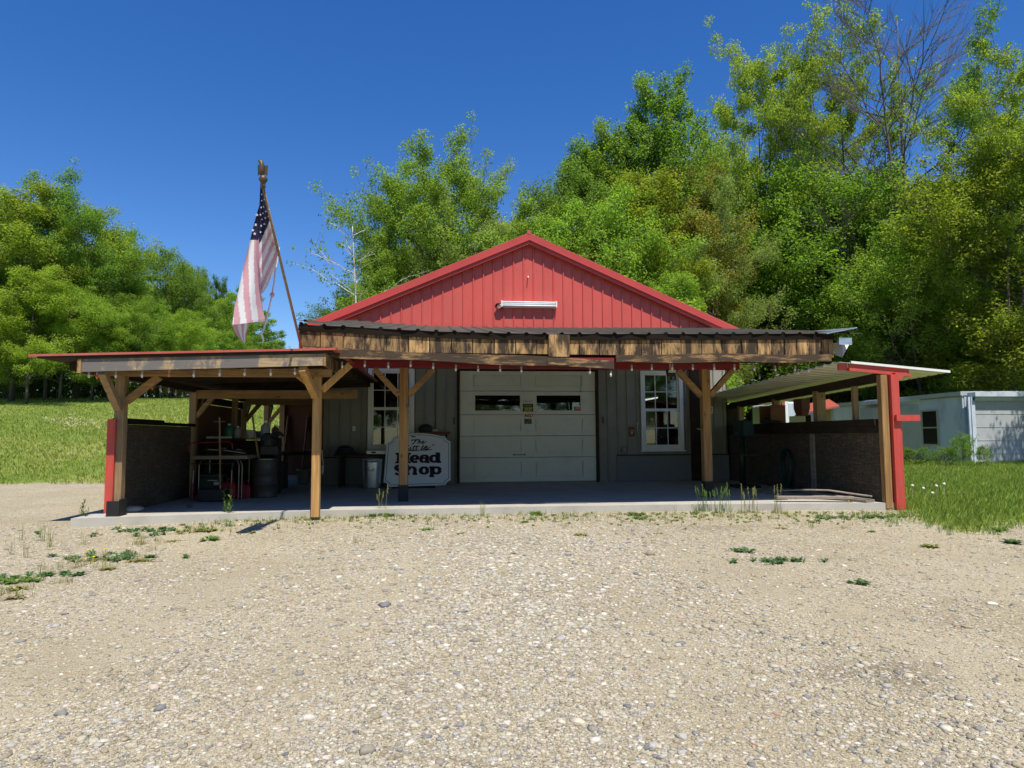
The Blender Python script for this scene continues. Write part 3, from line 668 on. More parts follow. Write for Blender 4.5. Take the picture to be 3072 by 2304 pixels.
# ------------------------------------------------------------------ slab
mb = MB()
edge = [(-4.72, -5.78), (-1.76, -5.28), (1.6, -5.2), (3.8, -5.25), (6.95, -5.52)]
for (x0, y0), (x1, y1) in zip(edge[:-1], edge[1:]):
    mb.hexa([(x0, y0, -.35), (x1, y1, -.35), (x1, 3.4, -.35), (x0, 3.4, -.35), (x0, y0, 0), (x1, y1, 0), (x1, 3.4, 0), (x0, 3.4, 0)])
slab = mb.build('concrete_slab', M['concrete']); slab['kind'] = 'structure'

# ------------------------------------------------------------------ workshop building
XL, XR, YB = -2.62, 6.60, 12.2
RX, RZ = 1.99, 5.62
EZ = 3.43; SLP = (RZ - 3.48)/(6.89 - RX)
roofz = lambda x: RZ - abs(x - RX)*SLP
shop = thing('workshop_building', 'red gabled metal workshop with cream garage door and grey lower walls', 'building', (RX, 0, 0))
def ribbed(mb, xa, xb, z0, ztop, y=0.0, pitch=0.2286, ph=0.0, rib=0.028, t=None):
    """vertical ribbed metal cladding facing -Y"""
    xs = [(xa, 0.0)]
    k = math.ceil((xa - ph)/pitch - 0.2)
    while ph + k*pitch < xb + 0.05:
        c = ph + k*pitch
        for dx, h in ((-0.022, 0), (-0.010, rib), (0.010, rib), (0.022, 0)):
            if xa + 1e-4 < c + dx < xb - 1e-4: xs.append((c+dx, h))
        k += 1
    xs.append((xb, 0.0))
    f = ztop if callable(ztop) else (lambda x: ztop)
    for (x0, h0), (x1, h1) in zip(xs[:-1], xs[1:]):
        mb.add([(x0, y-h0, z0), (x1, y-h1, z0), (x1, y-h1, f(x1)), (x0, y-h0, f(x0))], [(0, 1, 2, 3)], t=t)
# gable
mb = MB()
ribbed(mb, XL, RX, 3.30, lambda x: roofz(x) - 0.10, ph=RX - 0.1143)
ribbed(mb, RX, XR, 3.30, lambda x: roofz(x) - 0.10, ph=RX + 0.1143)
gable = mb.build('gable_wall', M['red'], shop)
mb = MB()   # screw heads
for zz in (3.52, 4.16, 4.80):
    x = RX - 20*0.2286 - 0.045
    while x < XR - .2:
        if x > XL + .2 and roofz(x) - 0.3 > zz: mb.lathe([(0.007, 0), (0.007, 0.004)], (x, -0.004, zz), 6)
        x += 0.2286
    mb.add([], [])
mb.build('screw_row', M['redtrim'], gable)
mb = MB()   # little peg high in the gable
pg = aty(1583, 832, 0.0); mb.tube([(pg.x, 0, pg.z), (pg.x, -0.09, pg.z), (pg.x, -0.10, pg.z-0.03)], 0.012, 6)
mb.build('peg', M['white'], gable)
# lower cladding
mb = MB()
DX0, DX1, DZ = 0.43, 3.50, 2.50
for xa, xb, z0, z1 in [(XL, -1.60, .6, 3.3), (-1.60, -.57, .6, .74), (-1.60, -.57, 2.54, 3.3), (-.57, -.1, .6, 3.3), (-.1, .37, .0, 3.3), (.37, 3.57, 2.56, 3.3),
                       (3.57, 3.97, 0, 3.3), (3.97, 4.53, .6, 3.3), (4.53, 5.56, .6, .69), (4.53, 5.56, 2.52, 3.3), (5.56, XR, .6, 3.3)]:
    ribbed(mb, xa, xb, z0, z1, ph=0.12)
# inside faces, side and back walls
mb.box((XL, 0.0, 0), (XL+.02, YB, EZ)); mb.box((XR-.02, 0.0, 0), (XR, YB, EZ)); mb.box((XL+.02, YB-.02, 0), (XR-.02, YB, 3.5))
mb.add([(XL, YB, EZ), (XR, YB, EZ), (RX, YB, RZ-.1)], [(2, 1, 0)])
mb.build('lower_wall', M['siding'], shop)
for xa, xb in ((XL, -.1), (3.97, XR)):
    mb = MB(); mb.box((xa, -.035, 0), (xb, .02, .575)); sk = mb.build('skirt_panel', M['skirt'], shop)
    mb = MB(); mb.box((xa, -.06, .577), (xb, .02, .602)); mb.build('skirt_trim', M['black'], sk)
# corner trims of the opening
mb = MB()
mb.box((.365, -.045, 0), (.42, .05, 2.57)); mb.box((3.51, -.045, 0), (3.565, .05, 2.57)); mb.box((.42, -.045, 2.505), (3.51, .05, 2.57))
mb.build('door_frame', M['dark'], shop)
mb = MB(); mb.box((5.70, -.09, .0), (6.08, -.0365, 3.28)); mb.build('dark_panel', M['dark'], shop)
mb = MB(); mb.box((XL+.0, -.07, .0), (XL+.10, -.0365, 3.0)); mb.build('dark_panel', M['brownboard'], shop)
# roof
mb = MB()
for sgn in (-1, 1):
    ex = RX + sgn*4.90; ez = roofz(ex)
    n = int(YB+0.4)
    a = [(RX, -0.16, RZ+.012), (RX, YB+.2, RZ+.012), (ex, YB+.2, ez+.012), (ex, -0.16, ez+.012)]
    b = [(x, y, z-.03) for x, y, z in a]
    mb.hexa(b+a if sgn < 0 else b[::-1]+a[::-1])
rf = mb.build('roof', M['redroof'], shop)
mb = MB()
for sgn in (-1, 1):     # broad rake face, its lower moulding and the return underneath
    for y0, y1, d0, d1 in ((-.165, -.135, .0, .15), (-.185, -.135, .15, .165), (-.15, -.10, .165, .245), (-.10, .0, .225, .24)):
        xe = RX + sgn*4.90
        p = [(RX, roofz(RX)-d1), (xe, roofz(xe)-d1), (xe, roofz(xe)-d0), (RX, roofz(RX)-d0)]
        q = [(x, y0, z) for x, z in p] + [(x, y1, z) for x, z in p]
        mb.add(q, [(0,1,2,3),(7,6,5,4),(0,4,5,1),(1,5,6,2),(2,6,7,3),(3,7,4,0)] if sgn > 0 else [(3,2,1,0),(4,5,6,7),(1,5,4,0),(2,6,5,1),(3,7,6,2),(0,4,7,3)])
mb.build('rake_trim', M['redtrim'], shop)
mb = MB(); mb.tube([(RX, -.17, RZ+.02), (RX, YB+.2, RZ+.02)], 0.05, 8); mb.build('ridge_cap', M['redroof'], rf)
# interior floor
mb = MB(); mb.box((XL+.03, .08, .002), (XR-.03, YB-.03, .02)); mb.build('inner_floor', M['concrete'], shop)
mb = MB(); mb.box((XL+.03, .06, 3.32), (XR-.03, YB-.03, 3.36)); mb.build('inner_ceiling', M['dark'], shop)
# ---- garage door
gd = thing('garage_door', None, None); _o = -worldloc(shop); gd.parent = shop; gd.location = _o
zs = [.02, .56, 1.035, 1.51, 2.04, 2.495]
mb = MB()
P = [(.73, 1.80), (2.12, 3.20)]
for i in range(5):
    z0, z1 = zs[i]+.006, zs[i+1]-.006
    if i == 3:
        for xa, xb in ((DX0, .765), (1.785, 2.15), (3.165, DX1)): mb.box((xa, .02, z0), (xb, .06, z1))
        for xa, xb in ((.765, 1.785), (2.15, 3.165)): mb.box((xa, .02, z0), (xb, .06, 1.60)); mb.box((xa, .02, 1.945), (xb, .06, z1))
    else:      # stamped section: stiles, rails and two raised fields with a real groove round each
        a0, a1 = z0 + .10, z1 - .09; yf = .012
        mb.box((DX0, .044, z0), (DX1, .06, z1))
        mb.box((DX0, yf, z0), (DX1, .043, a0)); mb.box((DX0, yf, a1), (DX1, .043, z1))
        for xa, xb in ((DX0, P[0][0]), (P[0][1], P[1][0]), (P[1][1], DX1)): mb.box((xa, yf, a0+.0005), (xb, .043, a1-.0005))
        g = .02
        for xa, xb in P: mb.box((xa+g, yf+.004, a0+g), (xb-g, .043, a1-g)); mb.box((xa+g+.05, yf-.002, a0+g+.05), (xb-g-.05, yf+.0035, a1-g-.05))
leaf = mb.build('door_leaf', M['doorwhite'], gd)
for xa, xb in ((.765, 1.785), (2.15, 3.165)):
    mb = MB(); mb.box((xa, .045, 1.60), (xb, .05, 1.945)); mb.build('pane', M['glass'], gd)
    mb = MB()
    for (x0, z0, x1, z1) in ((xa-.02, 1.58, xb+.02, 1.602), (xa-.02, 1.943, xb+.02, 1.965), (xa-.02, 1.602, xa+.004, 1.943), (xb-.004, 1.602, xb+.02, 1.943)):
        mb.box((x0, .008, z0), (x1, .044, z1))
    mb.build('pane_frame', M['doorwhite'], gd)
mb = MB(); hx = aty(1558, 1364, 0.0)
mb.tube([(hx.x-.11, .0, hx.z), (hx.x-.10, -.02, hx.z), (hx.x+.10, -.02, hx.z), (hx.x+.11, .0, hx.z)], 0.011, 6); mb.box((hx.x-.14, .004, hx.z-.02), (hx.x-.10, .018, hx.z+.02)); mb.box((hx.x+.10, .004, hx.z-.02), (hx.x+.14, .018, hx.z+.02))
mb.build('handle', M['chrome'], gd)
mb = MB(); mb.tube([(3.16, -.012, 2.40), (3.16, -.014, 2.06)], 0.005, 5); mb.lathe([(0.004, .03), (0.02, .015), (0.02, 0), (.006, -.015)], (3.16, -.014, 2.03), 8); mb.build('pull_cord', M['greyprint'], gd)
for x in (.30, 3.66):
    p0 = (x, -.05, 1.42); mb = MB(); mb.box((x-.012, -.05, 1.30), (x+.012, -.024, 1.46)); mb.build('door_latch', M['black'], shop)
# stickers on the door
def text_mesh(body, size, shear=0.0, bold=0.0):
    cu = bpy.data.curves.new('txt', 'FONT'); cu.body = body; cu.size = size; cu.shear = shear; cu.offset = bold
    cu.align_x = 'CENTER'; cu.align_y = 'CENTER'
    ob = bpy.data.objects.new('txt', cu); COL.objects.link(ob)
    dg = bpy.context.evaluated_depsgraph_get(); me = bpy.data.meshes.new_from_object(ob.evaluated_get(dg))
    v = [tuple(p.co) for p in me.vertices]; f = [tuple(p.vertices) for p in me.polygons]
    bpy.data.objects.remove(ob); bpy.data.curves.remove(cu); bpy.data.meshes.remove(me)
    return v, f
def sticker(u, v, w, h, backm, words, inkm, size, shear=0.0, bold=0.0, ellipse=False, xs=1.0):
    c = aty(u, v, 0.0); mb = MB(); y = .0085
    if ellipse:
        pts = [(c.x + w/2*math.cos(a*math.pi/10), c.z + h/2*math.sin(a*math.pi/10)) for a in range(20)]
        mb.prism(pts, lambda a, b, d: (a, y+.001-d, b), 0.002)
    else: mb.box((c.x-w/2, y-.001, c.z-h/2), (c.x+w/2, y+.0105, c.z+h/2))
    tv, tf = text_mesh(words, size, shear, bold) if words else ([], [])
    mb.cm = 1; mb.add([(c.x + a*xs, y-.0025, c.z + b) for a, b, _ in tv], tf)
    return mb, c, y
mb, c, y = sticker(1583, 1204, .22, .055, None, 'VIBRATEX', None, .052, .2, .001, xs=.85); mb.build('sticker', [M['doorwhite'], M['greyprint']], gd)
mb, c, y = sticker(1584, 1217, .235, .085, None, 'CALLIES', None, .055, 0, .001, xs=.85); mb.build('sticker', [M['green'], M['greyprint']], gd)
mb, c, y = sticker(1584, 1229.5, .235, .08, None, 'JEGS', None, .085, .25, .003); mb.build('sticker', [M['black'], M['yellow']], gd)
mb, c, y = sticker(1585, 1247, .23, .085, None, 'MSD', None, .10, .3, .004); mb.build('sticker', [M['doorwhite'], M['redprint']], gd)
mb, c, y = sticker(1584, 1264, .165, .115, None, '', None, .1)
for s_ in (-1, 1):
    pts = [(c.x + .062*math.cos(t), c.z + s_*.012 + s_*.028*math.sin(t)*0.9) for t in [i*math.pi/12 for i in range(13)]]
    mb.cm = 1; mb.tube([(a, y-.003, b) for a, b in pts], .006, 4)
mb.tube([(c.x-.05, y-.003, c.z-.03), (c.x+.05, y-.003, c.z+.02)], .006, 4)
mb.build('sticker', [M['green'], M['greyprint']], gd)
mb, c, y = sticker(1733, 1226, .14, .085, None, 'MSD', None, .055, .2); mb.build('sticker', [M['redprint'], M['doorwhite']], gd)
# ---- windows
def window(xa, xb, za, zb):
    w = thing('window', None, None); _o = -worldloc(shop); w.parent = shop; w.location = _o
    fr = 0.085
    mb = MB()
    mb.box((xa, -.05, za), (xa+fr, .06, zb)); mb.box((xb-fr, -.05, za), (xb, .06, zb)); mb.box((xa+fr, -.05, zb-fr*.8), (xb-fr, .06, zb)); mb.box((xa+fr, -.05, za), (xb-fr, .06, za+fr))
    mb.box((xa-.03, -.075, za-.035), (xb+.03, -.0, za-.002))
    mb.build('frame', M['white'], w, bevel=.004)
    zm = za + (zb-za)*.505; x0, x1 = xa+fr+.002, xb-fr-.002
    for (z0, z1, y) in ((zm, zb-fr*.8, .012), (za+fr, zm, -.012)):
        mb = MB(); s_ = .032
        mb.box((x0, y, z0), (x0+s_, y+.03, z1)); mb.box((x1-s_, y, z0), (x1, y+.03, z1)); mb.box((x0+s_, y, z0), (x1-s_, y+.03, z0+s_)); mb.box((x0+s_, y, z1-s_), (x1-s_, y+.03, z1))
        zz = (z0+z1)/2; g = .009
        for k in (1, 2):
            x = x0 + (x1-x0)*k/3; mb.box((x-g, y+.008, z0+s_), (x+g, y+.017, z1-s_))
        for k in range(3):
            a = x0 + (x1-x0)*k/3 + (g if k else s_); b = x0 + (x1-x0)*(k+1)/3 - (g if k < 2 else s_)
            mb.box((a, y+.008, zz-g), (b, y+.017, zz+g))
        sash = mb.build('sash', M['white'], w)
        mb = MB(); mb.box((x0+s_, y+.018, z0+s_), (x1-s_, y+.022, z1-s_)); mb.build('pane', M['glass'], sash)
    return w
wl_ = window(-1.58, -.57, .75, 2.53); wr_ = window(4.545, 5.54, .70, 2.51)
# glowing bar and white box added inside, standing in for pane reflections
st = thing('pane_glow_bar', 'glowing white bar added inside as a reflection in the right window', 'lamp', (5.35, 1.7, 1.98))
mb = MB(); mb.beam((4.72, 1.4, 1.90), (5.45, 1.5, 2.02), .07, .05); mb.build('housing', M['white'], st)
mb = MB(); mb.tube([(4.75, 1.37, 1.86), (5.43, 1.47, 1.98)], .018, 8); mb.build('lamp_tube', M['lit'], st)
mb = MB()
mb.prism([(0, 0), (.44, 0), (.44, .52), (.34, .64), (0, .64)], lambda a, b, d: (4.93+a, 1.2+d, 1.02+b), .3)
lk = mb.build('pane_white_box', M['white']); tag(lk, 'white box added inside as a reflection in the right window', 'tank')
mb = MB(); mb.box((4.6, 1.0, .95), (6.0, 1.9, 1.015)); bench_top = None
for x in (4.66, 5.94):
    for y in (1.06, 1.84): mb.box((x-.03, y-.03, .02), (x+.03, y+.03, .95))
tag(mb.build('inner_bench', M['dark']), 'dark bench inside the workshop under the added white box', 'bench')
# paper in the left window
mb = MB(); a = aty(1200, 1224, .0); b = aty(1215, 1242, 0.0)
tag(mb.box((a.x-.03, -.016, b.z), (b.x+.05, -.0135, a.z)).build('paper_notice', M['white']), 'small white paper stuck in the left window pane', 'notice')

# ------------------------------------------------------------------ fluorescent fixture on the gable
fl = thing('strip_light', 'white twin-tube fluorescent strip light screwed to the red gable', 'light fixture', (1.97, -.03, 4.0))
x0, x1, zc = 1.35, 2.62, 4.0
mb = MB(); mb.prism([(-.075, -.02), (-.055, -.075), (.055, -.075), (.075, -.02)], lambda a, b, d: (x0+d, b-.005, zc+a), x1-x0); mb.build('housing', M['white'], fl)
for dz in (-.04, .04):
    mb = MB(); mb.tube([(x0+.03, -.115, zc+dz), (x1-.03, -.115, zc+dz)], .019, 10); mb.build('lamp_tube', M['tubewhite'], fl, smooth=True)
mb = MB()
for x in (x0, x1-.03): mb.box((x, -.14, zc-.07), (x+.03, -.081, zc+.07))
mb.build('tube_holder', M['white'], fl)
mb = MB()
for k in range(5):
    r = .045 + .008*k; cx_ = x0-.05; cz_ = zc-.06
    mb.tube([(cx_ + r*math.cos(t)*1.1, -.05-.012*k, cz_ + r*math.sin(t)) for t in [i*math.pi/7+k for i in range(14)]], .009, 5)
mb.build('coiled_cord', M['black'], fl)
mb = MB(); mb.tube([(x0-.03, -.1, zc-.01), (x0+.02, -.12, zc-.07), (x0-.04, -.11, zc-.09)], .01, 6); mb.build('plug', M['white'], fl)

# ------------------------------------------------------------------ front porch
po = thing('front_porch', 'open timber porch across the front with brown ribbed metal roof', 'porch', (1.9, -4.2, 0))
EDGE = [(891, 971), (1100, 983), (1325, 994), (1596, 1001), (1950, 1001), (2350, 1000), (2500, 999)]
EP = [aty(u, v, -5.79) for u, v in EDGE]
BP = [aty(u, v, -.03) for u, v in ((891, 949), (1275, 977), (1596, 984), (2206, 986), (2570, 983))]; bx_ = [p.x for p in BP]; bz_ = [p.z for p in BP]
ex_ = [p.x for p in EP]; ez_ = [p.z for p in EP]
edgez = lambda x: float(np.interp(x, ex_, ez_))
def porchz(x, y):
    f = (y + 5.79)/5.79
    return edgez(x)*(1-f) + float(np.interp(x, bx_, bz_))*f
X0, X1 = ex_[0]-.02, 6.22
mb = MB(); xs = [X0]; hs = [0]
x = X0 + .13
while x < X1 - .05:
    for dx, h in ((-.035, 0), (-.014, .024), (.014, .024), (.035, 0)): xs.append(x+dx); hs.append(h)
    x += .252
xs.append(X1); hs.append(0)
ys = [-5.79, -4.5, -3, -1.5, -.03]
jit = [rng.uniform(-.006, .010) for _ in xs]
vs_ = []
for lay in (0, -.006):
    for y in ys:
        f = 1 if y < -5 else 0
        for i, (x, h) in enumerate(zip(xs, hs)):
            lift = .07*max(0, (-1.6-x)/.4)*f if x < -1.6 else 0
            vs_.append((x, y + (jit[i]*2 if f else 0), porchz(max(min(x, 5.9), -1.95), y) + h + lay + jit[i]*f*.6 + lift))
n = len(xs); fs = []; tt = []
for j in range(len(ys)-1):
    for i in range(n-1):
        a = j*n+i; fs.append((a, a+1, a+n+1, a+n)); b = a + n*len(ys); fs.append((b, b+n, b+n+1, b+1))
for i in range(n-1): a = i; b = i + n*len(ys); fs.append((a, b, b+1, a+1))
mb.add(vs_, fs)
pr = mb.build('porch_roof', [M['brownroof']], po)
mb = MB(); x = X0 + .13
while x < X1 - .05:
    zz = porchz(max(min(x, 5.9), -1.95), -5.77)
    mb.prism([(x-.030, -.012), (x+.030, -.012), (x+.013, .014), (x-.013, .014)], lambda a, b, d: (a, -5.772+d, zz+b), .01); x += .252
mb.build('rib_hole_shade', M['blackboard'], pr)  # black plugs painted as the shaded holes under the ribs
# loose end sheet sticking out over the right end
mb = MB(); p = [aty(2480, 1002, -5.9), aty(2572, 984, -5.9)]
mb.hexa([(p[0].x, -5.9, p[0].z-.0), (p[1].x, -5.9, p[1].z), (p[1].x, -4.3, p[1].z+.18), (p[0].x, -4.3, p[0].z+.22),
         (p[0].x, -5.9, p[0].z+.012), (p[1].x, -5.9, p[1].z+.012), (p[1].x, -4.3, p[1].z+.192), (p[0].x, -4.3, p[0].z+.232)])
mb.box((5.80, -5.84, 2.34), (6.0, -5.80, 2.44)); mb.build('end_sheet', M['galv'], po)
# fascia boards
YF = -5.74
fx0, fx1 = -1.92, 5.77
top_u = lambda x: edgez(x) - .02
mb = MB(); mb2 = MB()
n = 31; w = (fx1-fx0)/n; x = fx0
lowz = lambda x: float(np.interp(x, [-1.92, -1.3, 5.77], [2.225, 2.2, 2.17]))
while x < fx1 - .02:
    ww = min(rng.uniform(.285, .315), fx1-x) if x < 4.3 else min(rng.uniform(.15, .28), fx1-x)
    t = rng.uniform(.1, .95); t = t*.3 if x < -1.35 else t
    dy = rng.uniform(0, .008)
    mb.hexa([(x+.006, YF-dy, lowz(x)-.01), (x+ww-.006, YF-dy, lowz(x+ww)-.01), (x+ww-.006, YF+.02, lowz(x+ww)-.01), (x+.006, YF+.02, lowz(x)-.01),
             (x+.006, YF-dy, top_u(x)-.055), (x+ww-.006, YF-dy, top_u(x+ww)-.055), (x+ww-.006, YF+.02, top_u(x+ww)-.055), (x+.006, YF+.02, top_u(x)-.055)], t=t)
    x += ww
fas = mb.build('fascia_boards', M['fascia'], po)
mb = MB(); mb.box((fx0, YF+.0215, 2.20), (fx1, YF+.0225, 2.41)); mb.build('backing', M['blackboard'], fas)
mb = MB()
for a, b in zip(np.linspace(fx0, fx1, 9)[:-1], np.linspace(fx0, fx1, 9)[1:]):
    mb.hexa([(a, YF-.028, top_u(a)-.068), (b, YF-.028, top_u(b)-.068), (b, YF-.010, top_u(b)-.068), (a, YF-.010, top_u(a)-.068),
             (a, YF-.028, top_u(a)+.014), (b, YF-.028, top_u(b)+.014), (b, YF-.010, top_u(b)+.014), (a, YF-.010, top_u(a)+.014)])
mb.build('eave_board', M['blackboard'], po)  # black holds both board stain and the shadow under the roof edge
def rail(u0, v0, u1, v1, th, seed, tint, y=YF-.04, segs=16, wav=.012):
    a, b = aty(u0, v0, y), aty(u1, v1, y); r2 = random.Random(seed); mb = MB()
    ph = r2.uniform(0, 6); P_ = []
    for i in range(segs+1):
        f = i/segs; x = a.x + (b.x-a.x)*f; z = a.z + (b.z-a.z)*f
        P_.append((x, z + wav*math.sin(f*9+ph), z - th + wav*.8*math.sin(f*13+ph*2)))
    for (x_0, t0, b0), (x_1, t1, b1) in zip(P_[:-1], P_[1:]):
        mb.hexa([(x_0, y, b0), (x_1, y, b1), (x_1, y+.05, b1), (x_0, y+.05, b0), (x_0, y, t0), (x_1, y, t1), (x_1, y+.05, t1), (x_0, y+.05, t0)], t=tint)
    return mb
rail(905, 1040, 1842, 1080, .125, 3, .55).build('lower_rail', M['fasciax'], po)
rail(1848, 1063, 2494, 1062, .115, 5, .6).build('lower_rail', M['fasciax'], po)
a, b = aty(1642, 1073, YF-.05), aty(1707, 1096, YF-.05)
mb = MB(); mb.box((a.x, YF-.062, b.z), (b.x, YF-.041, a.z), t=.8); mb.build('patch_board', M['fasciax'], po)
a, b = aty(1645, 1004, YF-.03), aty(1708, 1074, YF-.03)
mb = MB(); mb.box((a.x, YF-.06, b.z+.015), (b.x, YF-.046, a.z), t=.75); mb.build('patch_board', M['fascia'], po)
a, b = aty(1707, 1073, YF-.02), aty(1842, 1083, YF-.02)
mb = MB(); mb.box((a.x, YF-.036, b.z), (b.x, YF-.012, a.z)); mb.build('red_strip', M['redshade'], po)
# end wall of fascia (left end returns back) and hidden framing
mb = MB(); mb.box((fx0, YF+.024, 2.22), (fx0+.03, -3.9, 2.60), t=.2); mb.build('side_boards', M['fascia'], po)
mb = MB(); mb.box((fx1-.03, YF+.024, 2.19), (fx1, -3.9, 2.42), t=.4); mb.build('side_boards', M['fascia'], po)
mb = MB(); mb.box((-1.5, -4.14, 2.135), (5.05, -4.0, 2.27)); bm_ = mb.build('red_beam', M['redshade'], po, bevel=.006)
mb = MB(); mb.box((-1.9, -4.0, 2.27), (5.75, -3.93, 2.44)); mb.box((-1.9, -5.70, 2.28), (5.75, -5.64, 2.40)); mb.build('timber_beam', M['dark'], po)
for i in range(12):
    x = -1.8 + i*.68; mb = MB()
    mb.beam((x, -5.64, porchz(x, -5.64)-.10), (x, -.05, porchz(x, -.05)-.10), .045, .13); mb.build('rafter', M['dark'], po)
def post(xc, yc, z0, z1, w, mat, parent, name='post', base=0, twist=0):
    mb = MB(); mb.beam((xc, yc, z0+base), (xc, yc, z1), w, w, (0, 1, 0), ch=.008, t=.5)
    p = mb.build(name, mat, parent)
    if base:
        mb = MB(); mb.beam((xc, yc, z0), (xc, yc, z0+base+.003), w+.012, w+.012, (0, 1, 0), ch=.006); mb.build('tarred_base', M['tar'], p)
    return p
p1 = post(-.585, -4.07, 0, 2.135, .142, M['post'], po, base=.26)
p2 = post(4.455, -4.07, 0, 2.135, .142, M['post'], po, base=.26)
for px, p_ in ((-.585, p1), (4.455, p2)):
    for sg in (-1, 1):
        mb = MB(); mb.beam((px+sg*.075, -4.08, 1.69), (px+sg*.475, -4.08, 2.12), .09, .095, (0, 1, 0), t=.45); mb.build('brace', M['postx'], p_)
# hook on the right porch post
mb = MB(); mb.tube([(4.385, -4.1, 1.20), (4.36, -4.12, 1.14), (4.32, -4.13, 1.125), (4.28, -4.12, 1.14)], .009, 6)
mb.build('hook', M['chrome'], p2)

# ------------------------------------------------------------------ left lean-to
ll = thing('lean_to_shed', 'open lean-to with red-edged roof and grey fascia, full of clutter', 'lean-to', (-3, -3, 0))
lz = lambda x, y: 2.13 + (x+1.4)*.030 + (y+6.2)*.012
mb = MB()
for a0, a1, top in ((0.0, .028, 0),):
    c = [(-5.12, -6.155), (-1.36, -6.155), (-1.36, 3.2), (-5.12, 3.2)]
    mb.hexa([(x, y, lz(x, y)+.03) for x, y in c] + [(x, y, lz(x, y)+.058) for x, y in c])
mb.build('lean_to_roof', M['redroof'], ll)
mb = MB(); c = [(-5.02, -6.14), (-1.42, -6.14), (-1.42, 3.15), (-5.02, 3.15)]
mb.hexa([(x, y, lz(x, y)+.008) for x, y in c] + [(x, y, lz(x, y)+.028) for x, y in c]); mb.build('roof_deck', M['dark'], ll)
mb = MB(); y = -6.12; x = -4.50; r2 = random.Random(4)
segs_ = [-4.50, -4.05, -3.72, -3.35, -3.1, -2.6, -2.35, -1.98, -1.55]
mb.hexa([(-4.5, y, lz(-4.5, y)-.175), (-1.53, y, lz(-1.53, y)-.165), (-1.53, y+.04, lz(-1.53, y)-.165), (-4.5, y+.04, lz(-4.5, y)-.175),
         (-4.5, y, lz(-4.5, y)-.012), (-1.53, y, lz(-1.53, y)-.012), (-1.53, y+.04, lz(-1.53, y)-.012), (-4.5, y+.04, lz(-4.5, y)-.012)], t=.6)
mb.build('fascia_board', M['greyboard'], ll)
mb = MB(); mb.box((-4.55, y-.01, lz(-4.5, y)-.19), (-4.502, -5.2, lz(-4.5, y)-.0), t=.2); mb.build('fascia_end', M['fascia'], ll); mb = MB(); mb.box((-1.528, y, lz(-1.53, y)-.17), (-1.49, -5.0, lz(-1.5, y)-.005), t=.1); mb.build('fascia_end', M['fascia'], ll)
mb = MB(); mb.hexa([(-4.56, y-.022, lz(-4.56, y)-.010), (-1.40, y-.022, lz(-1.4, y)-.010), (-1.40, y+.04, lz(-1.4, y)-.010), (-4.56, y+.04, lz(-4.56, y)-.010), (-4.56, y-.022, lz(-4.56, y)+.006), (-1.40, y-.022, lz(-1.4, y)+.006), (-1.40, y+.04, lz(-1.4, y)+.006), (-4.56, y+.04, lz(-4.56, y)+.006)]); 
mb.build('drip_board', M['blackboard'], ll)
for i in range(12):
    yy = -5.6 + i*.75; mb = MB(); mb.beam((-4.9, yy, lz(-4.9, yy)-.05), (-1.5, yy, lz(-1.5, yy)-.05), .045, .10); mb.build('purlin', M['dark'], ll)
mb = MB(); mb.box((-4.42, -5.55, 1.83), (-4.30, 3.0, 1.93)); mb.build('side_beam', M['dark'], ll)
for q in (((-4.3, -2.62, 1.72), (-1.5, -2.54, 1.87)), ((-4.3, .5, 1.76), (-2.65, .58, 1.93))):
    mb = MB(); mb.box(*q); mb.build('cross_beam', M['postx'], ll)
mb = MB(); mb.box((-4.42, -5.60, 1.86), (-1.5, -5.46, 1.965)); mb.build('front_beam', M['postx'], ll)
pa = post(-4.28, -5.50, -.10, 1.86, .125, M['oldpost'], ll)
mb = MB(); mb.box((-4.385, -5.575, .18), (-4.345, -5.40, 1.26)); mb.box((-4.40, -5.61, .04), (-4.30, -5.566, 1.28)); mb.build('red_board', M['redwood'], pa)
mb = MB(); mb.box((-4.36, -5.635, -.14), (-4.20, -5.612, .20)); mb.box((-4.215, -5.61, -.14), (-4.195, -5.42, .22)); mb.build('tarred_base', M['tar'], pa)
mb = MB(); mb.beam((-4.29, -5.55, 1.42), (-4.27, -6.07, 1.86), .09, .09, (1, 0, 0)); mb.build('brace', M['oldpost'], pa)
mb = MB(); mb.beam((-4.22, -5.5, 1.52), (-3.80, -5.5, 1.86), .09, .085, (0, 1, 0)); mb.build('brace', M['postx'], pa)
pb = post(-1.70, -5.50, -.06, 1.98, .112, M['postyellow'], ll)
mb = MB(); mb.beam((-1.72, -5.555, 1.60), (-1.80, -6.07, 1.93), .10, .09, (1, 0, 0)); mb.build('brace', M['postyellow'], pb)
mb = MB(); mb.beam((-1.64, -5.48, 1.68), (-1.26, -5.48, 2.04), .085, .085, (0, 1, 0), t=.8); mb.build('brace', M['postyellow'], pb)
mb = MB(); mb.beam((-1.76, -5.48, 1.72), (-2.02, -5.48, 1.93), .085, .085, (0, 1, 0), t=.5); mb.build('brace', M['postyellow'], pb)
for yy in (-2.58, .50, 2.55):
    q = post(-4.35, yy, -.12, 1.85, .12, M['oldpost'], ll)
    mb = MB(); mb.beam((-4.30, yy, 1.40), (-3.95, yy, 1.84), .08, .085, (0, 1, 0)); mb.build('brace', M['postx'], q)
    mb = MB(); mb.beam((-4.35, yy+.05, 1.40), (-4.35, yy+.5, 1.84), .085, .08, (1, 0, 0)); mb.build('brace', M['oldpost'], q)
post(-4.1, -1.0, 0, 1.83, .10, M['oldpost'], ll)
mb = MB(); mb.box((-4.375, -5.42, -.02), (-4.355, -2.66, 1.22)); mb.build('strand_board_wall', M['osb'], ll)
mb = MB(); mb.box((-4.43, -5.40, 1.225), (-4.27, -4.05, 1.30)); mb.box((-4.42, -4.05, 1.225), (-4.28, -2.64, 1.27)); mb.build('wall_cap', M['blackboard'], ll)
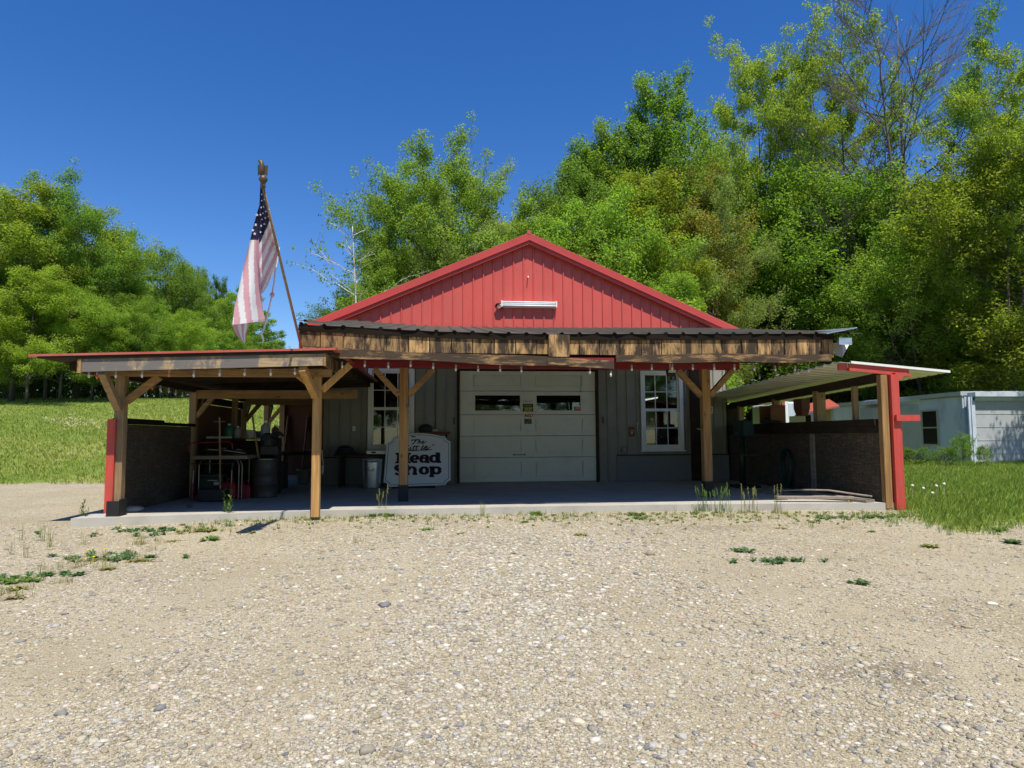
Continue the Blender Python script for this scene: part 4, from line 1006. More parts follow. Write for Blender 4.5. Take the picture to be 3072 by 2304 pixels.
mb = MB(); mb.box((-4.40, -2.50, -.02), (-4.375, .42, 1.655)); mb.box((-4.44, -2.52, 1.30), (-4.41, -2.46, 1.60)); mb.build('brown_side_panel', M['brownboard'], ll)
mb = MB(); mb.box((-3.92, 2.5, -.05), (XL-.02, 2.58, 1.98)); mb.build('back_partition', M['brownboard'], ll)
mb = MB(); mb.box((-4.0, 2.38, -.1), (-3.88, 2.495, 1.95)); mb.build('post', M['oldpost'], ll)
mb = MB(); mb.box((-3.85, 2.0, .0), (XL-.04, 2.45, .10)); mb.build('door_step', M['concrete'], ll)

# ------------------------------------------------------------------ right lean-to
rl = thing('lean_to_shed', 'open lean-to with white metal roof and red-faced corner post', 'lean-to', (6.9, -3, 0))
rz = lambda x, y: 2.115 - (x-6.05)*.085 - (y+5.45)*.038
mb = MB(); xs = [6.02, 7.78]; ny_ = 34
vs_ = []; ys = []
yy = -5.47
prof_ = []
while yy < .4:
    for dy, h in ((0, 0), (.15, 0), (.172, .022), (.200, .022), (.222, 0)): prof_.append((yy+dy, h))
    yy += .2286
for (y, h) in prof_:
    for x in (6.02, 6.6, 7.2, 7.78): vs_.append((x, y, rz(x, y)+h+.012))
b0 = len(vs_)
for (y, h) in prof_:
    for x in (6.02, 6.6, 7.2, 7.78): vs_.append((x, y, rz(x, y)+h))
m_ = len(prof_); fs = []
for j in range(m_-1):
    for i in range(3):
        a = j*4+i; fs.append((a, a+1, a+5, a+4)); fs.append((b0+a, b0+a+4, b0+a+5, b0+a+1))
    fs.append((j*4, j*4+4, b0+j*4+4, b0+j*4)); fs.append((j*4+3, b0+j*4+3, b0+j*4+7, j*4+7))
for i in range(3): fs.append((i, b0+i, b0+i+1, i+1))
mb.add(vs_, fs); mb.build('lean_to_roof', M['whiteroof'], rl)
mb = MB(); a = (6.17, -5.50); 
def slab_x(mb, x0, x1, y0, y1, d0, d1):
    mb.hexa([(x0, y0, rz(x0, -5.45)-d1), (x1, y0, rz(x1, -5.45)-d1), (x1, y1, rz(x1, -5.45)-d1), (x0, y1, rz(x0, -5.45)-d1),
             (x0, y0, rz(x0, -5.45)-d0), (x1, y0, rz(x1, -5.45)-d0), (x1, y1, rz(x1, -5.45)-d0), (x0, y1, rz(x0, -5.45)-d0)])
slab_x(mb, 6.19, 7.16, -5.45, -5.42, .004, .065); slab_x(mb, 6.17, 7.17, -5.48, -5.42, .067, .115)
mb.box((6.02, -5.44, 2.0), (6.165, -5.41, 2.10)); mb.build('red_fascia', M['redwood'], rl)
mb = MB(); slab_x(mb, 6.19, 7.80, -5.505, -5.472, -.034, .002); mb.build('edge_trim', M['white'], rl)
mb = MB()
mb.hexa([(6.74, -5.40, 1.845), (6.84, -5.40, 1.845), (6.84, .2, 1.64), (6.74, .2, 1.64), (6.74, -5.40, 1.98), (6.84, -5.40, 1.98), (6.84, .2, 1.775), (6.74, .2, 1.775)])
mb.build('side_beam', M['dark'], rl)
q = post(6.70, -5.46, -.08, 1.93, .11, M['post'], rl, 'corner_post')
mb = MB(); mb.box((6.775, -5.565, -.10), (6.90, -5.40, 1.93)); mb.box((6.905, -5.55, -.10), (6.925, -5.38, 1.20)); mb.build('red_board', M['redwood'], q)
mb = MB(); mb.box((6.80, -5.62, 1.225), (7.18, -5.575, 1.315)); mb.build('cross_arm', M['redwood'], q)
mb = MB(); mb.hexa([(6.86, -5.55, 1.85), (6.94, -5.55, 1.85), (6.94, -5.45, 1.85), (6.86, -5.45, 1.85), (6.86, -5.55, 1.96), (7.06, -5.55, 1.96), (7.06, -5.45, 1.96), (6.86, -5.45, 1.96)]); mb.build('bracket', M['redwood'], q)
for yy, w_ in ((-4.62, .085), (-3.55, .17), (-1.95, .13), (-.3, .12)):
    zt = 1.98 - .135 - (yy+5.4)*.0366; mb = MB(); mb.beam((6.79, yy, 1.26), (6.79, yy, zt+.03), w_, w_*.8, (0, 1, 0)); mb.build('stud', M['oldpost'], rl)
mb = MB(); mb.box((6.655, -5.38, -.02), (6.675, .2, 1.16)); mb.build('strand_board_wall', M['osb'], rl)
mb = MB(); mb.box((6.60, -5.38, 1.165), (6.86, .2, 1.21)); mb.box((6.625, -5.38, 1.05), (6.652, .2, 1.163)); mb.box((6.60, -5.38, 1.212), (6.86, .2, 1.262)); mb.build('wall_cap', M['dark'], rl)
mb = MB(); mb.box((6.62, -3.60, 0), (6.652, -3.48, 1.04)); mb.build('cover_strip', M['lumber'], rl)
mb = MB(); mb.box((XR+.03, .22, 0), (7.0, .28, 1.75)); mb.build('back_partition', M['dark'], rl)
# bent white sheet lying on the roof corner
mb = MB()
A_ = [aty(u, v, Y) for u, v, Y in ((2500, 1030, -5.2), (2527, 1025, -5.3), (2552, 1024, -5.35), (2527, 1072, -5.42), (2503, 1064, -5.3), (2499, 1053, -5.1))]
mb.add([tuple(p) for p in A_] + [(p.x+.004, p.y+.012, p.z) for p in A_], [(0, 5, 4, 3, 1), (1, 3, 2), (11, 10, 9, 7, 6)[::1], (8, 9, 7)])
tag(mb.build('bent_sheet', M['white']), 'crumpled white metal sheet sticking up at the right porch corner', 'metal sheet')

# ------------------------------------------------------------------ flag and pole
fp = thing('flag_pole', 'leaning wooden flag pole with brass eagle top fixed to the porch corner', 'flag pole', tuple(aty(905, 1045, -5.80)))
pB = aty(905, 1045, -5.80); pT = aty(789, 560, -7.85)
mb = MB(); mb.tube([pB, pB.lerp(pT, .5) + Vector((0, 0, -.015)), pT], [.018, .017, .014], 8); mb.build('pole', M['oldpost'], fp, smooth=True)
dv = (pT-pB).normalized(); mb = MB()
f0 = pT
mb.lathe([(.018, -.02), (.03, 0), (.02, .03), (.035, .055), (.048, .08), (.035, .11), (.018, .125)], f0, 10)
mb.build('finial', M['gold'], fp, smooth=True)
mb = MB()
bdy = [f0 + Vector((-.01, 0, .12)), f0 + Vector((-.02, -.01, .17)), f0 + Vector((-.015, -.01, .23)), f0 + Vector((-.025, -.02, .27)), f0 + Vector((-.05, -.03, .275))]
mb.tube(bdy, [.02, .034, .03, .022, .006], 8)
for sg in (-1, 1):
    mb.add([f0 + Vector((-.015+sg*.02, .0, .23)), f0 + Vector((-.015+sg*.055, .03, .25)), f0 + Vector((-.015+sg*.05, .035, .13)), f0 + Vector((-.015+sg*.02, .01, .14))], [(0, 1, 2, 3)])
mb.build('eagle', M['gold'], fp, smooth=True)
# cloth: crop pixel coordinates -> photo pixels
cp = lambda x, y: (600 + x/2.5525, 450 + y/2.5525)
M['flagpink'] = leafmat('flag_cloth', .35)
def cloth(name, c):
    m, t, b = nodes(name); out = t.nodes['Material Output']
    col = ramp(t, noise(t, 3.0, 4), [(0.3, [x*.92 for x in c]), (0.7, [min(1, x*1.05) for x in c])])
    L(t, col, b.inputs['Base Color']); b.inputs['Roughness'].default_value = .85; b.inputs['Specular IOR Level'].default_value = .1
    tr = N(t, 'ShaderNodeBsdfTranslucent'); L(t, col, tr.inputs[0])
    ms = N(t, 'ShaderNodeMixShader'); ms.inputs[0].default_value = .22; L(t, b.outputs[0], ms.inputs[1]); L(t, tr.outputs[0], ms.inputs[2]); L(t, ms.outputs[0], out.inputs[0])
    bump(t, noise(t, 9, 3, sc=(1.6, 1.6, .35)), b, .25, .02)
    return m
CM = [cloth('faded_red_cloth', (.66, .36, .40)), cloth('white_cloth', (.78, .77, .78)), cloth('navy_cloth', (.035, .035, .09)), cloth('star_white', (.82, .82, .84))]
mb = MB()
def lin(pts, f):
    q = f*(len(pts)-1); i = min(len(pts)-2, int(q)); return tuple(a + (b-a)*(q-i) for a, b in zip(pts[i], pts[i+1]))
def poly_at(pts, y):   # x on a polyline (sorted by y) at y
    return float(np.interp(y, [p[1] for p in pts], [p[0] for p in pts]))
LE = [(462, 255), (455, 420), (415, 560), (383, 692), (335, 880), (295, 1080), (262, 1210), (246, 1340)]
FO = [(472, 255), (456, 440), (452, 560), (451, 690), (456, 880), (468, 1100), (480, 1210), (496, 1305)]
NR, NC = 64, 30
def depthA(fx, fy): return -7.45 + .30*fy*0 - .10*fy + .16*fx*(0.3+fy) + .045*math.sin(fx*5.5 + fy*2)*fy
rows = []
for i in range(NR+1):
    fy = i/NR; y = 255 + (1322-255)*fy; xl = poly_at(LE, y); xf = poly_at(FO, y); r = []
    for j in range(NC+1):
        fx = j/NC; x = xl + (xf-xl)*fx; yy = y + (18*(1-fx)-14*fx)*max(0, fy-.9)*10*0.9
        r.append((x, yy, depthA(fx, fy)))
    rows.append(r)
def stripeA(x, y):
    xf = poly_at(FO, y); xl = poly_at(LE, y)
    if y < 690 + (x-383)*-.15: return 2
    w_ = np.interp(y, [690, 900, 1305], [37, 43, 47]); k = int((xf - x)/w_); return 0 if k % 2 == 0 else 1
for i in range(NR):
    for j in range(NC):
        q = [rows[i][j], rows[i][j+1], rows[i+1][j+1], rows[i+1][j]]
        x = sum(p[0] for p in q)/4; y = sum(p[1] for p in q)/4
        mb.add([tuple(aty(*cp(p[0], p[1]), p[2])) for p in q], [(0, 3, 2, 1)], m=stripeA(x, y))
# far half, turned away from the sun, runs from the fold back to the pole
PE = [(478, 255), (512, 400), (540, 530), (575, 640), (606, 735), (585, 880), (520, 1040), (478, 1100)]
def depthB(fx, fy):
    v = 450 + (255 + 845*fy)/2.5525; pe = min(-7.85 + 2.05*(v-560)/485, -7.12) - .04
    a = depthA(1.0, fy*.8) + .02
    return a + (pe-a)*fx + .05*math.sin(fx*7+fy*3)*min(1, 4*fx*(1-fx))
NB = 26
rowsB = []
for i in range(NR+1):
    fy = i/NR; y = 255 + (1100-255)*fy; xf = poly_at(FO, y); xp = max(poly_at(PE, y), xf+2)
    rowsB.append([(xf + (xp-xf)*j/NB, y, depthB(j/NB, fy)) for j in range(NB+1)])
def stripeB(x, y):
    # canton edge runs from (540,530) to (455,720)
    d = ((x-540)*190 + (y-530)*85)/math.hypot(190, 85)
    if d < 0: return 2
    return 1 if int(d/27) % 2 == 0 else 0
for i in range(NR):
    for j in range(NB):
        q = [rowsB[i][j], rowsB[i][j+1], rowsB[i+1][j+1], rowsB[i+1][j]]
        x = sum(p[0] for p in q)/4; y = sum(p[1] for p in q)/4
        mb.add([tuple(aty(*cp(p[0], p[1]), p[2])) for p in q], [(0, 3, 2, 1)], m=stripeB(x, y))
# lower hem curling behind
CU = [(246, 1340), (262, 1385), (290, 1430), (335, 1475)]; CV = [(380, 1310), (372, 1350), (352, 1410), (345, 1478)]
for i in range(12):
    for j in range(10):
        P_ = []
        for a, b in ((i, j), (i, j+1), (i+1, j+1), (i+1, j)):
            l = lin(CU, a/12); r = lin(CV, a/12); f = b/10
            P_.append((l[0]+(r[0]-l[0])*f, l[1]+(r[1]-l[1])*f, -7.50 + .30*f*(1-.3*a/12) + .10*a/12))
        mb.add([tuple(aty(*cp(p[0], p[1]), p[2])) for p in P_], [(0, 3, 2, 1)], m=(0, 1)[int(j/2.2) % 2])
def star(cx_, cy_, r, Y, rot=0, sx=1.0):
    pts = []
    for k in range(10):
        a = rot + math.pi/2 + k*math.pi/5; rr_ = r if k % 2 == 0 else r*.42
        pts.append(tuple(aty(*cp(cx_ + rr_*math.cos(a)*sx, cy_ - rr_*math.sin(a)), Y)))
    mb.add(pts + [tuple(aty(*cp(cx_, cy_), Y))], [(10, k, (k+1) % 10) for k in range(10)], m=3)
def yA(x, y):
    xl, xf = poly_at(LE, y), poly_at(FO, y); return depthA((x-xl)/(xf-xl+1e-6), (y-255)/(1322-255)) - .012
def yB(x, y):
    xf, xp = poly_at(FO, y), poly_at(PE, y); return depthB((x-xf)/(xp-xf+1e-6), (y-255)/(1100-255)) - .012
for x, y, r in [(436, 497, 13), (425, 572, 14), (405, 614, 12), (419, 641, 13)]: star(x, y, r, yA(x, y), .2)
for x, y, r in [(478, 290, 8), (493, 330, 9), (476, 340, 8), (477, 388, 10), (494, 380, 10), (470, 440, 10), (488, 435, 11), (518, 430, 9), (463, 495, 10), (484, 484, 11), (505, 470, 11), (527, 455, 8),
                (478, 532, 11), (500, 520, 11), (524, 508, 10), (470, 580, 11), (493, 566, 12), (463, 628, 9)]: star(x, y, r, yB(x, y), .35)
fo = mb.build('flag', CM, smooth=True)
tag(fo, 'faded stars and stripes flag hanging wrapped from the leaning pole', 'flag')
mb = MB()
pts = [(606, 745), (598, 800), (580, 900), (570, 1000), (558, 1070), (552, 1110), (530, 1210), (500, 1320), (482, 1390)]
for (x0, y0), (x1, y1) in zip(pts[:-1], pts[1:]):
    w_ = 7
    for k in range(2):
        mb.add([tuple(aty(*cp(x0-w_+w_*k, y0), -7.05)), tuple(aty(*cp(x0+w_*k, y0), -7.05)), tuple(aty(*cp(x1+w_*k, y1), -7.05)), tuple(aty(*cp(x1-w_+w_*k, y1), -7.05))], [(0, 3, 2, 1)], m=k)
kn = aty(*cp(553, 1110), -7.06); mb.lathe([(.004, -.03), (.028, -.01), (.03, .012), (.006, .03)], kn, 8, m=0)
pts = [(482, 1390), (470, 1405), (478, 1430), (486, 1455), (478, 1478)]
mb.cm = 1; mb.tube([aty(*cp(x, y), -7.05) for x, y in pts], [.012, .014, .012, .01, .004], 5)
mb.build('torn_stripe', CM, fo, smooth=False)

# ------------------------------------------------------------------ shop sign
sg = thing('shop_sign', 'white notched sign board reading The Little Head Shop behind the post', 'sign', (-.44, -1.1, 0))
SB, ST = Vector((-.46, -1.12, .03)), Vector((-.46, -.66, 1.13))
ax_u = Vector((1, .06, 0)).normalized(); ax_v = (ST-SB).normalized(); ax_n = ax_u.cross(ax_v)
SW = 1.36/760.0
def sgn(x, y, d=0):   # crop pixels to the tilted board
    return SB + ax_u*((x-985)*SW) + ax_v*((1530-y)*SW) + ax_n*(d)
def arc(cx_, cy_, r, a0, a1, n=6): return [(cx_ + r*math.cos(R_(a0+(a1-a0)*i/n)), cy_ + r*math.sin(R_(a0+(a1-a0)*i/n))) for i in range(n+1)]
def outline(m):
    p = []
    p += [(690+m*.6, 930+m)] + [(985 + (x-985), 930 + m - 50*(1-((x-985)/295)**2)) for x in np.linspace(720, 1250, 13)] + [(1300-m*.6, 918+m)]
    p += [(1306-m, 945+m*.8), (1325-m, 972+m*.6), (1362-m, 985+m)]
    p += [(1362-m, 1465-m), (1330-m*.9, 1478-m*.6), (1312-m*.9, 1497-m*.8), (1303-m*.6, 1522-m)]
    p += [(668+m*.6, 1532-m), (655+m*.9, 1505-m*.8), (638+m*.9, 1488-m*.6), (606+m, 1478-m)]
    p += [(624+m, 1002+m), (655+m, 985+m*.6), (680+m, 962+m*.8)]
    return p
def bprism(mb, poly, d0, d1, **k):
    poly = poly[::-1]
    n = len(poly); vs_ = [sgn(x, y, d0) for x, y in poly] + [sgn(x, y, d1) for x, y in poly]
    mb.add(vs_, [tuple(range(n))[::-1], tuple(range(n, 2*n))] + [(i, (i+1) % n, n+(i+1) % n, n+i) for i in range(n)], **k)
mb = MB(); bprism(mb, outline(0), -.022, 0); mb.build('board', M['signwhite'], sg)
mb = MB(); o1 = outline(20); o2 = outline(25)
n = len(o1)
mb.add([sgn(x, y, .0025) for x, y in o1] + [sgn(x, y, .0025) for x, y in o2], [(i, n+i, n+(i+1) % n, (i+1) % n) for i in range(n)])
mb.build('border_line', M['navy'], sg)
def stroke(mb, pts, ws, d, n_=1):   # flat ribbon with varying width
    P_ = [Vector((x, y, 0)) for x, y in pts]; m = len(P_)
    if not hasattr(ws, '__len__'): ws = [ws]*m
    Lf, Rt = [], []
    for i in range(m):
        t = (P_[min(i+1, m-1)] - P_[max(i-1, 0)]).normalized(); nn = Vector((-t.y, t.x, 0))*ws[i]/2
        Lf.append(P_[i]+nn); Rt.append(P_[i]-nn)
    mb.add([sgn(p.x, p.y, d) for p in Lf+Rt], [(i, i+1, m+i+1, m+i) for i in range(m-1)])
def disk(mb, x, y, r, d): mb.add([sgn(x+r*math.cos(k*math.pi/6), y+r*math.sin(k*math.pi/6), d) for k in range(12)], [tuple(range(12))])
def glyph(mb, ch, x0, base, xh, asc, w, e, d):
    """fat serif letters; e fattens every stroke for the outline copy"""
    T, t = 34+e, 13+e
    def bar(x, y0, y1, ww=None): stroke(mb, [(x, y0-e*.5*(1 if y0 < y1 else -1)), (x, y1+e*.5)], ww or T, d)
    def serif(x, y, l): stroke(mb, [(x-l/2-e*.5, y), (x+l/2+e*.5, y)], t+3, d)
    def ring(cx_, cy_, rx, ry, a0, a1, thick, thin, n=22):
        pts, ws = [], []
        for i in range(n+1):
            a = R_(a0+(a1-a0)*i/n); pts.append((cx_+rx*math.cos(a), cy_-ry*math.sin(a))); ws.append(thin + (thick-thin)*abs(math.cos(a))**1.3)
        stroke(mb, pts, ws, d)
    cx_ = x0 + w/2; cy_ = base - xh/2
    if ch == 'H':
        for x in (x0+T/2+4, x0+w-T/2-4): bar(x, base-asc, base); serif(x, base-5, T+22); serif(x, base-asc+5, T+22)
        stroke(mb, [(x0+T, base-asc*.5), (x0+w-T, base-asc*.5)], t+4, d)
    elif ch == 'e':
        ring(cx_, cy_, w/2-14, xh/2-7, 0, 318, 36+e, 14+e); stroke(mb, [(x0+22, cy_+2), (x0+w-4, cy_+2)], 13+e, d)
    elif ch == 'a':
        ring(cx_-6, cy_+14, w/2-22, xh/2-22, 0, 360, 32+e, 12+e); bar(x0+w-24, base-xh*.72, base, 30+e)
        ring(cx_, base-xh*.66, w/2-22, xh*.28, 0, 165, 32+e, 13+e); disk(mb, x0+18, base-xh*.68, 13+e/2, d); serif(x0+w-12, base-5, 30)
    elif ch == 'd':
        ring(cx_-10, cy_, w/2-24, xh/2-7, 0, 360, 36+e, 14+e); bar(x0+w-24, base-asc, base, 33+e); serif(x0+w-34, base-asc+5, 40); serif(x0+w-14, base-5, 36)
    elif ch == 'h':
        bar(x0+20, base-asc, base, 33+e); serif(x0+14, base-asc+5, 38); serif(x0+20, base-5, 46)
        ring(cx_+6, base-xh*.52, w/2-26, xh*.46, 0, 170, 33+e, 14+e); bar(x0+w-22, base-xh*.5, base, 33+e); serif(x0+w-22, base-5, 46)
    elif ch == 'o': ring(cx_, cy_, w/2-16, xh/2-7, 0, 360, 38+e, 14+e)
    elif ch == 'p':
        bar(x0+22, base-xh, base+asc*.22, 33+e); serif(x0+16, base-xh+6, 40); serif(x0+22, base+asc*.22, 48)
        ring(cx_+8, cy_, w/2-24, xh/2-7, 0, 360, 36+e, 14+e)
    elif ch == 'S':
        pts = [(.86, .24), (.74, .08), (.5, .03), (.24, .10), (.16, .28), (.34, .42), (.6, .54), (.82, .68), (.80, .86), (.55, .97), (.28, .95), (.12, .78)]
        ws = [26, 18, 15, 26, 36, 38, 40, 38, 30, 16, 18, 26]
        # smooth the polyline
        q = []; qw = []
        for i in range(len(pts)-1):
            for k in range(4):
                f = k/4; p0 = pts[max(i-1, 0)]; p1 = pts[i]; p2 = pts[i+1]; p3 = pts[min(i+2, len(pts)-1)]
                cr = lambda a, b, c, dd: .5*((2*b)+(-a+c)*f+(2*a-5*b+4*c-dd)*f*f+(-a+3*b-3*c+dd)*f**3)
                q.append((x0+w*cr(p0[0], p1[0], p2[0], p3[0]), base-asc+asc*cr(p0[1], p1[1], p2[1], p3[1]))); qw.append(ws[i]+(ws[i+1]-ws[i])*f+e)
        stroke(mb, q, qw, d)
for e, d, mt, nm in ((9, .003, 'maroon', 'lettering_edge'), (0, .0055, 'navy', 'lettering')):
    mb = MB(); ox = 0
    for ch, x0, w in (('H', 742, 150), ('e', 900, 98), ('a', 1004, 112), ('d', 1120, 124)): glyph(mb, ch, x0, 1248, 92, 116, w, e, d)
    for ch, x0, w in (('S', 722, 108), ('h', 848, 128), ('o', 1004, 108), ('p', 1124, 130)): glyph(mb, ch, x0, 1390, 90, 112, w, e, d)
    mb.build(nm, M[mt], sg)
mb = MB()
def pen(pts, w=6):
    w = w*1.55
    q = []
    for i in range(len(pts)-1):
        for k in range(4):
            f = k/4; p0 = pts[max(i-1, 0)]; p1 = pts[i]; p2 = pts[i+1]; p3 = pts[min(i+2, len(pts)-1)]
            cr = lambda a, b, c, dd: .5*((2*b)+(-a+c)*f+(2*a-5*b+4*c-dd)*f*f+(-a+3*b-3*c+dd)*f**3)
            q.append((cr(p0[0], p1[0], p2[0], p3[0]), cr(p0[1], p1[1], p2[1], p3[1])))
    q.append(pts[-1]); m = len(q); stroke(mb, q, [w*(.6+.7*abs(math.sin(i*.55))) for i in range(m)], .005)
pen([(905, 978), (925, 966), (960, 966), (1000, 962)], 8); pen([(962, 966), (945, 990), (928, 1010), (915, 1012)], 8)              # T
pen([(1008, 962), (990, 990), (978, 1012)], 7); pen([(982, 1002), (1000, 986), (1010, 990), (1000, 1008), (1010, 1010)], 6)     # h
pen([(1024, 1000), (1048, 992), (1046, 982), (1030, 988), (1024, 1004), (1040, 1012), (1082, 985)], 6)                           # e
pen([(905, 925), (925, 922), (955, 928)], 8)
pen([(812, 1030), (806, 1042)], 5); pen([(824, 1030), (818, 1042)], 5)                                                            # opening quotes
pen([(880, 1030), (862, 1050), (842, 1078), (858, 1084), (886, 1080)], 8)                                                          # L
pen([(905, 1052), (893, 1076), (900, 1084), (915, 1076)], 6); disk(mb, 914, 1040, 4, .005)
for x in (0, 34): pen([(950+x, 1034), (930+x, 1066), (926+x, 1082), (944+x, 1078)], 7)
pen([(928, 1052), (965, 1048), (1002, 1050)], 5)
pen([(1052, 1030), (1030, 1062), (1022, 1084), (1040, 1080), (1056, 1068)], 7)                                                     # l
pen([(1058, 1070), (1090, 1058), (1088, 1048), (1068, 1054), (1060, 1074), (1078, 1084), (1130, 1056)], 7)                        # e
pen([(1152, 1024), (1148, 1040)], 6); pen([(1172, 1022), (1168, 1038)], 6)
pen([(850, 1100), (960, 1098), (1060, 1094), (1145, 1088)], 7)
mb.build('script_lettering', M['navy'], sg)
mb = MB(); mb.box((-.95, -1.30, 0.0), (-.1, -1.02, .028)); tag(mb.build('base_plank', M['dark']), 'thin dark plank on the slab under the white sign', 'plank')

# ------------------------------------------------------------------ things along the front wall
# galvanised bin
gb = thing('trash_can', 'small galvanised ribbed bin standing left of the white sign', 'bin', (-1.36, -1.18, 0))
def flute(j, z): return 1 + (.035 if j % 3 == 0 else 0)*(1 if .06 < z < .52 else 0)
mb = MB(); mb.lathe([(.155, 0), (.16, .03), (.165, .08), (.185, .50), (.19, .55)], (-1.36, -1.18, .004), 36, wob=flute); mb.build('body', M['galv'], gb, smooth=True)
mb = MB(); mb.lathe([(.195, .548), (.2, .56), (.2, .575), (.19, .585), (.12, .60), (.02, .605)], (-1.36, -1.18, .004), 28); mb.build('rim', M['galv'], gb, smooth=True)
mb = MB(); mb.tube([(-1.36-.06, -1.385, .40), (-1.36-.05, -1.42, .37), (-1.36+.05, -1.42, .37), (-1.36+.06, -1.385, .40)], .008, 6); mb.build('handle', M['galv'], gb)
# plank bench under the left window
wb = thing('plank_bench', 'dark plank bench standing under the left window', 'bench', (-1.5, -.5, 0))
mb = MB(); mb.box((-2.18, -.82, .635), (-.75, -.16, .675)); mb.build('top', M['dark'], wb)
for x in (-2.05, -.9):
    for y in (-.76, -.22):
        mb = MB(); mb.box((x-.03, y-.03, 0), (x+.03, y+.03, .634)); mb.build('leg', M['dark'], wb)
lv = thing('spirit_level', 'white spirit level with black windows lying on the plank bench edge', 'level', (-1.2, -.84, .676))
a = aty(1100, 1346, -.80); b = aty(1160, 1355, -.80)
mb = MB(); mb.box((a.x, -.815, .677), (a.x+.62, -.785, .74)); mb.build('rail', M['white'], lv)
for x in (.10, .42):
    mb = MB(); mb.box((a.x+x, -.8175, .69), (a.x+x+.09, -.8152, .728)); mb.build('vial_window', M['black'], lv)
mb = MB()
vs_ = []
for k in range(14):
    t = k/13*math.pi*2; vs_.append((-2.0 + .22*math.cos(t), -.45 + .16*math.sin(t)))
mb.prism(vs_, lambda x, y, d: (x*(1-.0*d) , y, .677+d), .07); mb.lathe([(.2, .07), (.17, .13), (.08, .17), (.01, .175)], (-2.0, -.45, .677), 14)
tag(mb.build('cloth_bundle', M['black'], smooth=True), 'black rounded bundle lying at the left end of the plank bench', 'bundle')
# shelf board right of the left window
sb = thing('wall_shelf', 'small brown wooden shelf on the wall above the white sign', 'shelf', (.1, -.1, .95))
a = aty(1275, 1290, -.10); b = aty(1350, 1302, -.10)
mb = MB(); mb.box((a.x-.14, -.20, b.z), (b.x+.0, -.025, b.z+.05)); mb.build('board', M['plank'], sb)
mb = MB(); mb.box((a.x-.02, -.14, b.z-.08), (a.x+.02, -.025, b.z-.001)); mb.box((b.x-.1, -.14, b.z-.08), (b.x-.06, -.025, b.z-.001)); mb.build('bracket', M['dark'], sb)
zt = b.z + .051
mb = MB(); mb.lathe([(.13, 0), (.16, .04), (.14, .10), (.09, .15), (.03, .17)], (a.x+.02, -.12, zt), 14, wob=lambda j, z: 1+.12*math.sin(j*1.9))
mb.v = [(x, -.12+(y+.12)*.5, z) for x, y, z in mb.v]
tag(mb.build('cap', M['black'], smooth=True), 'black cap lying on the small wall shelf', 'cap')
mb = MB(); mb.lathe([(.02, 0), (.07, .01), (.075, .055), (.06, .06), (.06, .05), (.02, .02)], (a.x+.22, -.11, zt), 16); tag(mb.build('pale_dish', M['greybeige'], smooth=True), 'pale dish on the right end of the small wall shelf', 'dish')
def wallbox(u, v, w, h, d, mat, name, label, cat):
    c = aty(u, v, -.02); t = thing(name, label, cat, (c.x, -.03, c.z))
    mb = MB(); mb.box((c.x-w/2, -.022-d, c.z-h/2), (c.x+w/2, -.022, c.z+h/2)); mb.build('cover', M[mat], t, bevel=.004)
    mb = MB(); mb.box((c.x-w*.22, -.026-d, c.z-h*.3), (c.x+w*.22, -.0225-d, c.z-h*.05)); mb.box((c.x-w*.22, -.026-d, c.z+h*.05), (c.x+w*.22, -.0225-d, c.z+h*.3)); mb.build('socket', M['greyprint'], t)
wallbox(1062, 1286, .055, .10, .04, 'white', 'outlet_box', 'small white outlet box on grey wall left of the left window', 'outlet box')
wallbox(2133, 1230, .06, .16, .05, 'white', 'outlet_box', 'white box on the wall just right of the right porch post', 'outlet box')
wallbox(1872, 1349, .12, .13, .05, 'skirt', 'outlet_box', 'grey outlet box low on the wall left of the right window', 'outlet box')
pq = thing('wall_plaque', 'small brown plaque with pale paw mark left of the right window', 'plaque', tuple(aty(1895, 1295, -.03)))
c = aty(1895, 1295, -.03)
mb = MB(); mb.box((c.x-.065, -.04, c.z-.11), (c.x+.065, -.022, c.z+.11)); mb.build('board', M['plank'], pq)
mb = MB()
for dx, dz, r in ((0, -.03, .028), (-.035, .012, .013), (-.012, .032, .014), (.014, .032, .014), (.036, .012, .013)):
    mb.prism([(c.x+dx+r*math.cos(k*.7), c.z+dz+r*math.sin(k*.7)) for k in range(9)], lambda a, b, d: (a, -.0405-d, b), .003)
mb.build('paw_mark', M['greybeige'], pq)
c = aty(1912, 1280, -.03); mb = MB(); mb.box((c.x-.008, -.035, c.z-.12), (c.x+.008, -.024, c.z+.10)); mb.box((c.x-.02, -.045, c.z+.04), (c.x+.02, -.0355, c.z+.09))
tag(mb.build('thermometer', M['greybeige']), 'narrow thermometer strip beside the right window frame', 'thermometer')
# flood lamp under the porch rail
c = aty(2010, 1118, -5.3); fl2 = thing('flood_lamp', 'dark flood lamp with pale bracket hanging under the porch rail by the right window', 'lamp', tuple(c))
mb = MB(); mb.hexa([(c.x-.07, -5.36, c.z-.06), (c.x+.07, -5.36, c.z-.06), (c.x+.05, -5.26, c.z-.02), (c.x-.05, -5.26, c.z-.02), (c.x-.07, -5.33, c.z+.05), (c.x+.07, -5.33, c.z+.05), (c.x+.05, -5.26, c.z+.05), (c.x-.05, -5.26, c.z+.05)]); mb.build('housing', M['dark'], fl2)
mb = MB(); mb.tube([(c.x-.03, -5.34, c.z-.06), (c.x-.03, -5.34, c.z-.12), (c.x+.03, -5.34, c.z-.12), (c.x+.03, -5.34, c.z-.06)], .007, 6); mb.build('guard', M['chrome'], fl2)
mb = MB(); mb.box((c.x-.045, -5.40, c.z-.005), (c.x+.055, -5.361, c.z+.035)); mb.tube([(c.x, -5.31, c.z+.05), (c.x, -5.31, 2.27)], .012, 6); mb.build('bracket', M['greybeige'], fl2)

